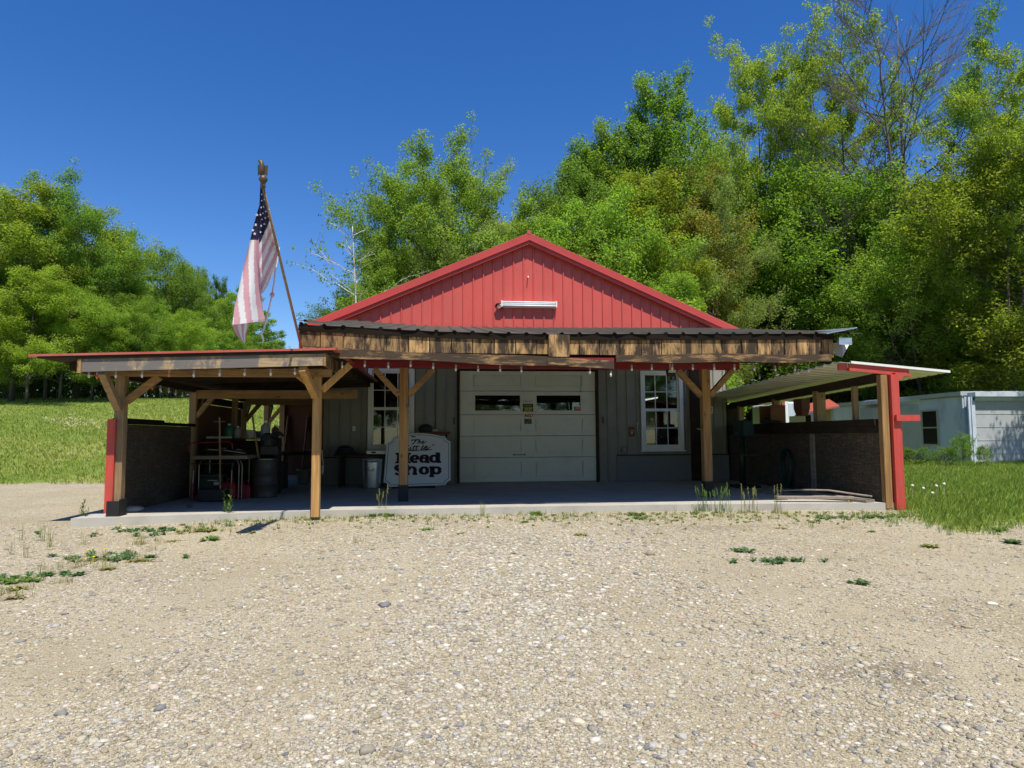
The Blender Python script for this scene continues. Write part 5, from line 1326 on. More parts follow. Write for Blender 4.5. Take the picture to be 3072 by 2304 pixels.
# ------------------------------------------------------------------ string lights
def string(name_pts, label, Y, sag=.012, ori=()):
    t = None; P_ = [aty(u, v, Y) if not isinstance(Y, list) else aty(u, v, Y[i]) for i, (u, v) in enumerate(name_pts)]
    t = thing('string_light', label, 'string light', tuple(P_[0]))
    path = []
    for a, b in zip(P_[:-1], P_[1:]):
        for k in range(4):
            f = k/4; q = a.lerp(b, f); path.append(q + Vector((0, 0, .01 - sag*4*f*(1-f))))
    path.append(P_[-1]); mb = MB(); mb.tube(path, .0045, 4); mb.build('cord', M['dark'], t)
    for i, p in enumerate(P_):
        tx = rng.uniform(-.012, .012)
        mb = MB(); mb.lathe([(.011, .0), (.013, -.012), (.0125, -.042)], p, 8)
        s_ = mb.build('bulb', M['greyprint'], t)
        mb = MB(); mb.lathe([(.010, -.042), (.017, -.056), (.018, -.066), (.012, -.083), (.002, -.095)], p + Vector((tx*.3, 0, 0)), 8)
        mb.build('glass', M['orange'] if i in ori else M['bulb'], s_, smooth=True)
    return t
string([(267, 1112), (292, 1116), (348, 1113), (427, 1112), (508, 1110), (582, 1111), (660, 1108), (735, 1107), (812, 1107), (885, 1104)], 'string of bulbs along the grey fascia of the left lean-to', -6.06, ori=(1, 4))
string([(1026, 1085), (1095, 1082), (1165, 1086), (1232, 1082), (1300, 1088), (1368, 1094), (1434, 1096), (1500, 1096), (1564, 1099), (1770, 1104), (1833, 1112)], 'string of bulbs under the left length of porch rail', -5.62)
string([(1895, 1094), (1955, 1092), (2017, 1092), (2078, 1092), (2142, 1092), (2203, 1092), (2263, 1094), (2325, 1096), (2385, 1096), (2425, 1098)], 'string of bulbs under the right length of porch rail', -5.60)
string([(2395, 1106), (2330, 1112), (2278, 1122), (2255, 1129), (2229, 1132), (2208, 1137)], 'bulbs running back under the porch roof above the right lean-to', [-5.2, -4.4, -3.7, -3.3, -2.9, -2.6])
string([(435, 1148), (458, 1152), (482, 1156), (507, 1162), (528, 1170), (548, 1176)], 'short run of bulbs along the left lean-to side opening', [-4.9, -4.6, -4.2, -3.8, -3.4, -3.1], ori=(1,))

# ------------------------------------------------------------------ clutter in the left lean-to
ft = thing('folding_table', 'folding table with bent metal legs in the left lean-to', 'table', (-3.9, -2.6, 0))
ty0, ty1, tx0, tx1, tz = -3.35, -2.75, -4.1, -3.2, .70
mb = MB(); mb.box((tx0, ty0, tz-.03), (tx1, ty1, tz+.03)); mb.build('top', M['tabletop'], ft, bevel=.006)
for x in (tx0+.12, tx1-.14, tx1-.09):
    mb = MB(); mb.tube([(x+.10*(1 if x < -3.6 else -1), ty0+.03, tz-.031), (x+.03*(1 if x < -3.6 else -1), ty0+.03, tz-.06), (x, ty0+.03, tz-.13), (x, ty0+.03, .012)], .0125, 8); mb.build('leg', M['chrome'], ft)
for x in (tx0+.12, tx1-.12):
    mb = MB(); mb.tube([(x, ty1-.04, tz-.031), (x, ty1-.04, .012)], .0125, 8); mb.build('leg', M['chrome'], ft)
bs = thing('shelf_unit', 'dark loaded shelf behind the folding table', 'shelf', (-3.8, -1.9, 0))
for xx in (-4.2, -3.02):
    mb = MB(); mb.box((xx, -2.35, .0), (xx+.06, -1.95, 1.02)); mb.build('side', M['dark'], bs)
mb = MB(); mb.box((-4.13, -1.945, .03), (-3.03, -1.93, .98)); mb.build('back_panel', M['dark'], bs)
for z in (.28, .62, .985):
    mb = MB(); mb.box((-4.135, -2.36, z), (-3.025, -1.95, z+.03)); mb.build('shelf', M['dark'], bs)
mb = MB(); mb.box((-4.19, -2.37, 1.017), (-3.75, -2.345, 1.05)); mb.build('edge_strip', M['greybeige'], bs)
def jug(x, y, z, s, mat, label, name='jug', cat='jug'):
    t = thing(name, label, cat, (x, y, z))
    mb = MB(); mb.lathe([(.07*s, 0), (.078*s, .02*s), (.078*s, .17*s), (.06*s, .21*s), (.025*s, .235*s), (.022*s, .25*s)], (x, y, z), 14); mb.build('body', M[mat], t, smooth=True)
    mb = MB(); mb.lathe([(.027*s, .25*s), (.027*s, .28*s)], (x, y, z), 12); mb.build('cap', M['white'], t)
    mb = MB(); mb.tube([(x+.06*s, y, z+.19*s), (x+.085*s, y, z+.23*s), (x+.03*s, y, z+.255*s)], .011*s, 6); mb.build('handle', M[mat], t)
def can(x, y, z, r, h, mat, label):
    t = thing('paint_can', label, 'can', (x, y, z))
    mb = MB(); mb.lathe([(r, 0), (r, h)], (x, y, z), 16); mb.build('body', M[mat], t, smooth=False)
    mb = MB(); mb.lathe([(r*1.04, h), (r*1.04, h+.012), (r*.85, h+.013)], (x, y, z), 16); mb.build('lid', M['chrome'], t)
jug(-3.86, -2.15, 1.016, .95, 'greenplastic', 'dark green jug with white cap on the shelf top')
jug(-3.72, -2.10, 1.016, .8, 'greyprint', 'grey jug right of the green jug on the shelf top')
jug(-3.22, -2.12, 1.016, 1.15, 'greyprint', 'tall grey bottle near the right end of the shelf top', 'bottle', 'bottle')
can(-3.48, -2.15, 1.016, .08, .14, 'greybeige', 'pale paint can in the middle of the shelf top')
can(-3.34, -2.12, 1.016, .07, .12, 'black', 'black can beside the pale can on the shelf top')
jug(-3.05, -2.10, 1.016, .9, 'brownboard', 'brown bottle at the right end of the shelf top', 'bottle', 'bottle')
can(-3.95, -2.15, .651, .09, .18, 'black', 'black can on the middle shelf at its left end')
can(-3.70, -2.15, .651, .08, .16, 'greyprint', 'grey can on the middle shelf')
# black power tool bundle on the table
pt = thing('leaf_blower', 'black leaf blower lying on the folding table end', 'blower', (-3.15, -2.6, .73))
mb = MB(); mb.lathe([(.02, -.13), (.11, -.10), (.13, 0), (.11, .10), (.03, .13)], (-3.02, -2.75, .98), 14); mb.v = [(x, y, z) for x, y, z in mb.v]; mb.box((-3.12, -2.85, .731), (-2.82, -2.62, .87)); mb.build('motor', M['black'], pt)
mb = MB(); mb.tube([(-3.0, -2.8, 1.02), (-2.9, -2.85, 1.07), (-2.78, -2.88, 1.10), (-2.72, -2.88, 1.05)], [.05, .045, .035, .025], 8); mb.build('nozzle', M['black'], pt)
mb = MB(); mb.tube([(-3.98, -3.1, .80), (-3.9, -3.15, .83), (-3.6, -3.12, .81), (-3.3, -3.1, .76)], [.012]*4, 6); tag(mb.build('pipe', M['chrome']), 'bright bent pipe lying across the folding table', 'pipe')
mb = MB()
for k in range(4): mb.tube([(-4.05+.1*math.sin(k), -3.0-.03*k, .735+.02*k+.012), (-3.7, -3.05-.03*k, .76+.02*k), (-3.4+.1*math.cos(k*2), -2.95-.03*k, .745+.015*k)], .011, 5)
tag(mb.build('cable_heap', M['black']), 'heap of black cables on the folding table', 'cables')
# hand truck with red rail
ht = thing('hand_truck', 'red hand truck with chrome side tubes in front of the table', 'hand truck', (-3.75, -3.6, 0))
for x in (-3.98, -3.38):
    mb = MB(); mb.tube([(x, -3.6, .07), (x, -3.58, .5), (x, -3.52, .62)], .012, 8); mb.build('side_tube', M['chrome'], ht)
    mb = MB(); mb.tube([(x, -3.6, .03), (x, -3.6, .30)], .018, 8); mb.build('foot', M['redplastic'], ht)
for z in (.92,):
    mb = MB(); mb.tube([(-4.12, -3.4, .80), (-4.12, -3.4, .90), (-4.08, -3.4, .945), (-3.5, -3.4, .96), (-3.44, -3.4, .93), (-3.43, -3.4, .84)], .011, 8); mb.build('top_rail', M['redplastic'], ht)
mb = MB(); mb.tube([(-4.12, -3.38, .60), (-3.42, -3.38, .60)], .009, 8); mb.build('cross_rail', M['chrome'], ht)
def gascan(x, y, mat, label, s=1.0):
    t = thing('fuel_can', label, 'fuel can', (x, y, 0))
    w, d, h = .14*s, .10*s, .30*s
    mb = MB(); mb.hexa([(x-w, y-d, .005), (x+w, y-d, .005), (x+w, y+d, .005), (x-w, y+d, .005), (x-w*.95, y-d*.9, h*.8), (x+w*.95, y-d*.9, h*.8), (x+w*.95, y+d*.9, h*.8), (x-w*.95, y+d*.9, h*.8)])
    mb.hexa([(x-w*.95, y-d*.9, h*.8), (x+w*.95, y-d*.9, h*.8), (x+w*.95, y+d*.9, h*.8), (x-w*.95, y+d*.9, h*.8), (x-w*.5, y-d*.6, h), (x+w*.8, y-d*.6, h), (x+w*.8, y+d*.6, h), (x-w*.5, y+d*.6, h)])
    mb.build('body', M[mat], t, bevel=.012)
    mb = MB(); mb.tube([(x-w*.2, y, h), (x-w*.1, y, h+.06*s), (x+w*.5, y, h+.06*s), (x+w*.6, y, h)], .013*s, 6); mb.build('handle', M[mat], t)
    mb = MB(); mb.tube([(x-w*.6, y, h*.88), (x-w*.9, y, h+.02), (x-w*1.1, y, h+.09*s)], [.02, .016, .01], 8); mb.build('spout', M['black'], t)
gascan(-3.52, -3.25, 'redplastic', 'larger red fuel can under the folding table', .95)
gascan(-3.32, -3.05, 'redplastic', 'smaller red fuel can behind the larger one', .8)
gascan(-3.10, -2.5, 'blueplastic', 'blue jerry can beside the red fuel cans', 1.1)
cb = thing('cooler_box', 'dark green cooler box under the folding table', 'cooler', (-3.75, -3.1, 0))
mb = MB(); mb.box((-4.0, -3.25, .003), (-3.62, -2.9, .36)); mb.build('body', M['green'], cb, bevel=.01)
mb = MB(); mb.box((-4.01, -3.26, .362), (-3.61, -2.89, .42)); mb.build('lid', M['black'], cb, bevel=.01)
mb = MB(); mb.box((-3.76, -3.2535, .24), (-3.68, -3.2505, .29)); mb.box((-3.86, -3.2535, .31), (-3.70, -3.2505, .325)); mb.build('paper_tag', M['greybeige'], cb)
mb = MB(); mb.box((-3.85, -3.72, .005), (-3.45, -3.45, .20)); tag(mb.build('storage_bin', M['black'], bevel=.015), 'low black storage bin on the slab before the fuel cans', 'bin')
# drum
dr = thing('oil_drum', 'dark steel drum with two ribs standing right of the table', 'drum', (-3.02, -2.9, 0))
mb = MB(); prof = []
for z, r in ((0, .265), (.012, .275), (.03, .268), (.25, .268), (.265, .282), (.28, .268), (.50, .268), (.515, .282), (.53, .268), (.74, .268), (.76, .277), (.78, .277)): prof.append((r*.78, z*.84))
mb.lathe(prof, (-3.02, -2.9, .003), 32); mb.build('body', M['barrel'], dr, smooth=True)
mb = MB(); mb.lathe([(.218, .648), (.218, .66), (.20, .662)], (-3.02, -2.9, .003), 32); mb.build('rim', M['chrome'], dr)
# shovel leaning in the drum
sh = thing('shovel', 'long-handled dark shovel leaning out of the steel drum', 'shovel', (-2.8, -2.9, .7))
p0 = aty(777, 1385, -2.95); p1 = aty(757, 1247, -2.6); mb = MB(); mb.tube([p0, p0.lerp(p1, .5), p1], .017, 8); mb.build('handle', M['oldpost'], sh)
mb = MB(); q0 = p0 + Vector((0, 0, -.02)); mb.hexa([(q0.x-.09, q0.y, q0.z-.28), (q0.x+.09, q0.y, q0.z-.28), (q0.x+.09, q0.y+.015, q0.z-.28), (q0.x-.09, q0.y+.015, q0.z-.28), (q0.x-.10, q0.y-.02, q0.z+.01), (q0.x+.10, q0.y-.02, q0.z+.01), (q0.x+.10, q0.y-.005, q0.z+.01), (q0.x-.10, q0.y-.005, q0.z+.01)]); mb.build('blade', M['black'], sh)
rk = thing('rake', 'wooden-handled rake standing upright before the folding table', 'rake', (-3.5, -3.5, 0))
p0 = aty(662, 1440, -3.62); p1 = aty(659, 1252, -3.5); mb = MB(); mb.tube([(p0.x, p0.y, .03), p1], .014, 8); mb.build('handle', M['oldpost'], rk)
mb = MB(); mb.tube([(p1.x-.09, p1.y, p1.z-.07), (p1.x+.09, p1.y, p1.z-.07)], .007, 6)
for k in range(7): mb.tube([(p1.x-.09+.03*k, p1.y, p1.z-.07), (p1.x-.09+.03*k, p1.y-.05, p1.z-.085)], .004, 4)
mb.build('head', M['chrome'], rk)
for u0, v0, u1, v1, Y, lab, m_ in ((833, 1278, 841, 1415, -1.6, 'slim white pole with blue brush grip left of the yellow post', 'blueplastic'), (966, 1350, 968, 1425, -1.0, 'short white brush pole right of the yellow post', 'white'), (818, 1290, 822, 1340, -1.4, 'thin pale rod behind the slim white pole', 'white')):
    t = thing('brush_pole', lab, 'pole', tuple(aty(u1, v1, Y))); a, b = aty(u0, v0, Y+.15), aty(u1, v1, Y)
    mb = MB(); mb.tube([a, a.lerp(b, .5)+Vector((.015, 0, 0)), b], .009, 6); mb.build('shaft', M['white'], t)
    mb = MB(); mb.tube([a.lerp(b, .62)+Vector((.012, -.01, 0)), a.lerp(b, .92)+Vector((0, -.01, 0))], .019, 8); mb.build('grip', M[m_], t)
bk = thing('bucket', 'grey bucket on the floor before the back partition', 'bucket', (-3.0, .4, 0))
mb = MB(); mb.lathe([(.12, 0), (.15, .30), (.155, .30), (.155, .32), (.145, .32), (.14, .29), (.115, .02)], (-3.0, .4, .002), 20); mb.build('body', M['greyprint'], bk, smooth=True)
mb = MB(); mb.tube([(-3.0+.155*math.cos(t), .4, .30+.12*math.sin(t)) for t in [i*math.pi/8 for i in range(9)]], .004, 4); mb.build('handle', M['chrome'], bk)
for q, nm, lab in (((-4.25, -1.3, 0, -3.6, -.7, .75), 'tool_chest', 'dark tool chest against the left lean-to side panel'), ((-3.55, -1.2, 0, -3.1, -.7, .55), 'storage_crate', 'dark crate right of the tool chest in the left bay')):
    x0, y0, z0, x1, y1, z1 = q; t = thing(nm, lab, 'tool chest' if nm == 'tool_chest' else 'crate', ((x0+x1)/2, (y0+y1)/2, 0))
    mb = MB(); mb.box((x0, y0, .004), (x1, y1, z1)); mb.build('body', M['black'], t, bevel=.012)
    for k in range(3):
        z = z1*(.2+.26*k); mb = MB(); mb.box((x0+.03, y0-.015, z), (x1-.03, y0-.002, z+z1*.22)); d_ = mb.build('drawer', M['dark'], t)
        mb = MB(); mb.tube([((x0+x1)/2-.1, y0-.025, z+z1*.12), ((x0+x1)/2+.1, y0-.025, z+z1*.12)], .008, 6); mb.build('handle', M['chrome'], d_)
mb = MB(); mb.box((-4.372, -2.50, 1.66), (-4.34, .42, 1.80)); mb.build('upper_board', M['dark'], ll)
for i, (u, v, l, lab) in enumerate(((845, 1300, .9, 'long dark board leaning on the back partition, nearer the opening'), (905, 1290, 1.0, 'long dark board leaning on the back partition beside the yellow post'))):
    p = aty(u, 1440, 2.1); mb = MB(); mb.beam((p.x, 2.1, .10), (p.x+.05, 2.47, 1.55), .16, .03, (1, 0, 0)); tag(mb.build('leaning_board', M['posty']), lab, 'board')
# bench along the back
bb = thing('work_bench', 'long dark bench at the back of the left lean-to', 'bench', (-3.2, 1.2, 0))
mb = MB(); mb.box((-4.2, 1.0, .62), (-2.75, 1.6, .70)); mb.build('top', M['dark'], bb)
for x in (-4.1, -2.85):
    mb = MB(); mb.box((x-.05, 1.05, .0), (x+.05, 1.55, .618)); mb.build('leg', M['dark'], bb)

# ------------------------------------------------------------------ clutter in the right lean-to
dp = thing('drill_press', 'tall dark green drill press in the deep shade of the right lean-to', 'drill press', (5.95, -2.2, 0))
mb = MB(); mb.box((5.72, -2.45, .003), (6.18, -2.0, .06)); mb.build('foot', M['green'], dp, bevel=.01)
mb = MB(); mb.tube([(5.95, -2.15, .06), (5.95, -2.15, 1.05)], .055, 14); mb.build('column', M['green'], dp, smooth=True)
mb = MB(); mb.hexa([(5.83, -2.5, 1.0), (6.07, -2.5, 1.0), (6.07, -1.95, 1.0), (5.83, -1.95, 1.0), (5.85, -2.45, 1.32), (6.05, -2.45, 1.32), (6.05, -2.0, 1.32), (5.85, -2.0, 1.32)]); mb.build('head', M['green'], dp, bevel=.02)
mb = MB(); mb.box((5.75, -2.5, .62), (6.15, -2.2, .66)); mb.build('table', M['black'], dp)
for k in range(3):
    a = k*2.1; mb = MB(); mb.tube([(5.80, -2.4, 1.05), (5.80-.02, -2.4+.2*math.cos(a), 1.05+.2*math.sin(a))], .008, 6); mb.build('crank_arm', M['chrome'], dp)
hs_ = thing('garden_hose', 'green garden hose hanging in loops on the right half wall', 'hose', (6.6, -2.9, .3))
mb = MB()
for k in range(4):
    r = .30+.02*k; mb.tube([(6.63-.024*k-.012, -2.7+.22*math.sin(t)*(.8+.05*k), .40+r*math.cos(t)*1.05) for t in [i*math.pi/12 for i in range(25)]], .014, 6)
mb.tube([(6.56, -2.9, .15), (6.45, -3.2, .03), (6.2, -3.6, .02), (6.0, -3.75, .02)], .014, 6)
mb.build('coil', M['hose'], hs_, smooth=True)
mb = MB(); mb.tube([(6.655, -2.7, .72), (6.52, -2.7, .72), (6.50, -2.7, .76)], .012, 6); mb.build('hook', M['chrome'], hs_)
bx = thing('wall_box', 'brown open wooden box on the right half wall cap', 'box', (6.7, -1.9, 1.27))
mb = MB(); mb.box((6.55, -2.2, 1.264), (6.86, -2.16, 1.62)); mb.box((6.55, -1.75, 1.264), (6.86, -1.71, 1.62)); mb.box((6.55, -2.155, 1.264), (6.86, -1.755, 1.29)); mb.box((6.84, -2.155, 1.295), (6.86, -1.755, 1.62)); mb.build('case', M['plank'], bx)
bx2 = thing('bird_box', 'brown tapered box hanging from the right lean-to beam', 'box', (6.75, -3.0, 1.4))
mb = MB(); mb.hexa([(6.70, -3.1, 1.38), (6.82, -3.1, 1.38), (6.82, -2.9, 1.38), (6.70, -2.9, 1.38), (6.68, -3.15, 1.52), (6.84, -3.15, 1.52), (6.84, -2.85, 1.52), (6.68, -2.85, 1.52)]); mb.box((6.68, -3.15, 1.521), (6.84, -2.85, 1.70)); mb.build('case', M['brownboard'], bx2)
mb = MB(); mb.hexa([(6.5, -2.5, 1.264), (6.62, -2.5, 1.264), (6.62, -1.9, 1.264), (6.5, -1.9, 1.264), (6.5, -2.45, 1.30), (6.62, -2.45, 1.30), (6.62, -1.95, 1.36), (6.5, -1.95, 1.36)])
tag(mb.build('tarp_roll', M['green']), 'dark green tarp roll on the right half wall cap', 'tarp')
# lumber by the right post
r2 = random.Random(5)
for i, (p0, p1, w, lab) in enumerate((((6.45, -5.42, .022), (5.70, -3.4, .022), .20, 'wide weathered board lying flat beside the right corner post'), ((6.25, -5.30, .066), (5.15, -5.05, .066), .15, 'short weathered board lying across the wide one at the slab edge'),
                                  ((6.52, -5.36, .022), (6.35, -3.2, .022), .09, 'narrow dark board along the right half wall'))):
    mb = MB(); mb.beam(p0, p1, w, .04, t=.3+.2*i); tag(mb.build('loose_board', M['lumber']), lab, 'board', 'loose boards by the right post')
mb = MB(); pts = [(6.50, -5.38, .09), (6.35, -5.2, .11), (6.1, -4.9, .15), (5.8, -4.6, .14), (5.5, -4.3, .10)]
for a, b in zip(pts[:-1], pts[1:]): mb.beam(a, b, .09, .02, t=.6)
tag(mb.build('loose_board', M['lumber']), 'bowed thin grey board arching over the other boards', 'board', 'loose boards by the right post')
c = atz(395, 1535, .0); mb = MB(); mb.lathe([(.10, 0), (.14, .02), (.13, .05), (.07, .075), (.01, .08)], (c.x, c.y, 0.002), 10, wob=lambda j, z: 1+.2*math.sin(j*2.1)); mb.v = [(x, y, z) for x, y, z in mb.v]
tag(mb.build('stone', M['concrete'], smooth=True), 'pale flat stone on the slab beside the left corner post', 'stone')

# ------------------------------------------------------------------ trailers on the right
M['trailer'] = pm('weathered_white_metal', (.56, .62, .72), .5, var=.06, scale=1.2, dirt=(.24, .28, .35), dirt_amt=.6, dirt_scale=1.6, dirt_sc=(1, 1, .5))
M['shedgrey'] = pm('grey_panel', (.44, .46, .48), .6, var=.10, scale=1.5, dirt=(.28, .3, .32), dirt_amt=.5)
tr = thing('mobile_home', 'long white weathered trailer home receding behind the right lean-to', 'trailer', (20.2, 14, -.2))
p0 = atd(2893, 1395, 26); pz = -.22
xa, ya = 19.85, 8.95; xb_, yb_ = 21.15, 24.8
def wq(f, off=0.0): return (xa + (xb_-xa)*f + off*.997, ya + (yb_-ya)*f - off*.08)
mb = MB(); H0, H1 = pz, 2.50
def wallseg(mb, f0, f1, z0, z1, d0=0, d1=.06):
    a = wq(f0, d0); b = wq(f1, d0); c = wq(f1, d1); d = wq(f0, d1)
    mb.hexa([(*a, z0), (*b, z0), (*c, z0), (*d, z0), (*a, z1), (*b, z1), (*c, z1), (*d, z1)])
wins = [(.093, .16, .62, 1.98), (.60, .65, .95, 1.62)]
cuts = sorted([0, 1] + [w[0] for w in wins] + [w[1] for w in wins])
for f0, f1 in zip(cuts[:-1], cuts[1:]):
    w_ = [w for w in wins if abs(w[0]-f0) < 1e-6]
    if w_: wallseg(mb, f0, f1, H0, w_[0][2]); wallseg(mb, f0, f1, w_[0][3], H1)
    else: wallseg(mb, f0, f1, H0, H1)
e0 = wq(0, .0); mb.box((xa+.07, ya-.03, H0), (xa+.2, ya+.03, H1))
mb.build('wall', M['trailer'], tr)
mb = MB(); wallseg(mb, -.003, 1.0, H1+.002, H1+.16, -.08, 3.4); mb.build('roof', M['shedgrey'], tr)
mb = MB(); wallseg(mb, -.003, 1.0, H1-.05, H1, -.03, -.002); mb.build('eave_strip', M['greyprint'], tr)
mb = MB(); wallseg(mb, 0, 1.0, H0, H1-.1, 3.2, 3.26); mb.build('back_wall', M['trailer'], tr)
for f0, f1, z0, z1 in wins:
    mb = MB(); df = .004
    wallseg(mb, f0-df, f0+df, z0-.05, z1+.05, -.03, -.002); wallseg(mb, f1-df, f1+df, z0-.05, z1+.05, -.03, -.002); wallseg(mb, f0+df, f1-df, z0-.05, z0+.01, -.03, -.002); wallseg(mb, f0+df, f1-df, z1-.01, z1+.05, -.03, -.002)
    zm = (z0+z1)/2; wallseg(mb, f0+df, f1-df, zm-.025, zm+.025, -.02, .02)
    w_ = mb.build('window', M['greybeige'], tr)
    mb = MB(); wallseg(mb, f0+df, f1-df, z0+.012, z1-.012, -.004, .012); mb.build('pane', M['darkglass'], w_)
mb = MB(); wallseg(mb, .02, .98, -.1, 2.4, .35, .38); mb.build('pane_dark_backing', M['dark'], tr)  # dark sheet added close behind the windows so the panes read dark
# grey shed end facing the lot
se = thing('grey_shed', 'grey panelled shed end with dappled tree shade at the right edge', 'shed', (22, 8.8, -.2))
x0, x1, y0 = xa+.22, 27.0, 8.75
mb = MB(); mb.box((x0, y0, pz), (x1, y0+.06, 2.28)); mb.box((x0, y0+.06, pz), (x0+.06, y0+7, 2.28)); mb.box((x1-.06, y0+.06, pz), (x1, y0+7, 2.28))
for k in range(1, 5): mb.box((x0, y0-.012, pz+.5*k), (x1, y0-.002, pz+.5*k+.012))
mb.build('wall', M['shedgrey'], se)
mb = MB(); mb.box((x0-.04, y0-.25, 2.44), (x1+.2, y0+7, 2.60)); mb.box((x0-.02, y0-.10, 2.285), (x1, y0-.0, 2.435)); mb.build('roof_edge', M['trailer'], se)
mb = MB(); mb.box((x0-.10, y0-.10, pz), (x0+.05, y0-.005, 2.43)); mb.box((x0-.19, y0-.06, pz), (x0-.105, y0-.0, 2.43)); mb.build('corner_post', M['trailer'], se)
# red roofed entry hut attached in front of the trailer, seen under the lean-to roof
rh = thing('entry_hut', 'small entry hut with pinkish red roof seen under the right lean-to roof', 'hut', (19.3, 17, -.1))
a, b = atd(2415, 1242, 31), atd(2508, 1222, 31)
cx_, cy_ = (a.x+b.x)/2, (a.y+b.y)/2
mb = MB(); mb.hexa([(a.x-.3, a.y-.2, a.z-.02), (b.x-.2, b.y-.6, b.z-.02), (b.x+1.0, b.y+2.2, b.z+.42), (a.x+1.0, a.y+2.4, a.z+.40), (a.x-.3, a.y-.2, a.z+.05), (b.x-.2, b.y-.6, b.z+.05), (b.x+1.0, b.y+2.2, b.z+.50), (a.x+1.0, a.y+2.4, a.z+.48)])
mb.build('roof', M['redroof'], rh)
mb = MB(); mb.box((a.x+.2, a.y+.5, hz(a.x, a.y)-.1), (a.x+.3, a.y+1.8, a.z-.05)); mb.box((b.x-.3, b.y-.1, hz(b.x, b.y)-.1), (b.x-.2, b.y+1.2, b.z+.02)); mb.build('side_wall', M['greybeige'], rh)
mb = MB(); mb.box((a.x+.32, a.y+1.4, hz(a.x, a.y)-.1), (b.x-.32, a.y+1.5, a.z)); mb.build('back_wall', M['dark'], rh)
t2 = thing('white_camper', 'pale blue-white camper end far behind the half wall', 'trailer', (17.5, 24, 0))
a = atd(2362, 1205, 36); b = atd(2420, 1300, 36)
mb = MB(); mb.hexa([(a.x, a.y, -.1), (b.x, b.y, -.1), (b.x+.4, b.y+5, -.1), (a.x+.4, a.y+5, -.1), (a.x, a.y, a.z), (b.x, b.y, a.z), (b.x+.4, b.y+5, a.z), (a.x+.4, a.y+5, a.z)]); mb.build('body', M['trailer'], t2, bevel=.1)
mb = MB(); mb.box((a.x+.15, a.y-.03, 1.3), (b.x-.25, a.y-.002, 1.9)); mb.build('window', M['glass'], t2)
cp_ = thing('gate_post', 'red and white post seen through the right lean-to opening', 'post', tuple(atz(2352, 1330, -.1)))
a = atd(2352, 1195, 22); mb = MB(); mb.box((a.x-.10, a.y-.05, -.15), (a.x-.01, a.y+.05, a.z)); mb.build('red_side', M['redwood'], cp_); mb = MB(); mb.box((a.x, a.y-.05, -.15), (a.x+.10, a.y+.05, a.z+.1)); mb.build('white_side', M['white'], cp_)

# ------------------------------------------------------------------ weeds and small plants
def leafy(mb, x, y, z, n, r, h, w, rs, up=.6, curl=.5):
    """rosette / tuft of strap leaves"""
    for i in range(n):
        a = rs.uniform(0, 6.28); l = r*rs.uniform(.6, 1.15); hh = h*rs.uniform(.5, 1.1); ww = w*rs.uniform(.7, 1.2)
        c, s = math.cos(a), math.sin(a); px, py = -s*ww, c*ww
        bx_, by_ = x + c*.01, y + s*.01; mx, my = x+c*l*.55, y+s*l*.55; ex, ey = x+c*l, y+s*l
        t = rs.uniform(.2, .85)
        mb.add([(bx_-px*.4, by_-py*.4, z), (bx_+px*.4, by_+py*.4, z), (mx+px, my+py, z+hh*up), (mx-px, my-py, z+hh*up), (ex, ey, z+hh*(1-curl))], [(0, 1, 2, 3), (3, 2, 4)], t=t)
def tuft(mb, x, y, z, n, h, w, rs, lean=.35):
    for i in range(n):
        a = rs.uniform(0, 6.28); hh = h*rs.uniform(.5, 1.15); l = hh*lean*rs.uniform(.1, 1); b = rs.uniform(0, 6.28); o = rs.uniform(0, .04)
        x0, y0 = x+math.cos(b)*o, y+math.sin(b)*o; c, s = math.cos(a), math.sin(a); wx, wy = -s*w, c*w
        mb.add([(x0-wx, y0-wy, z), (x0+wx, y0+wy, z), (x0+c*l*.4+wx*.7, y0+s*l*.4+wy*.7, z+hh*.6), (x0+c*l*.4-wx*.7, y0+s*l*.4-wy*.7, z+hh*.6), (x0+c*l, y0+s*l, z+hh)], [(0, 1, 2, 3), (3, 2, 4)], t=rs.uniform(.2, .9))
HC = dict(g=(.13, .23, .04), b=(.085, .17, .06), y=(.27, .27, .085), d=(.07, .14, .04), s=(.36, .30, .16))
M['petal'] = flat('yellow_petal', (.75, .58, .02), .6); M['fluff'] = flat('seed_fluff', (.78, .76, .70), .9); M['stalk'] = flat('dry_stalk', (.42, .36, .2), .8)
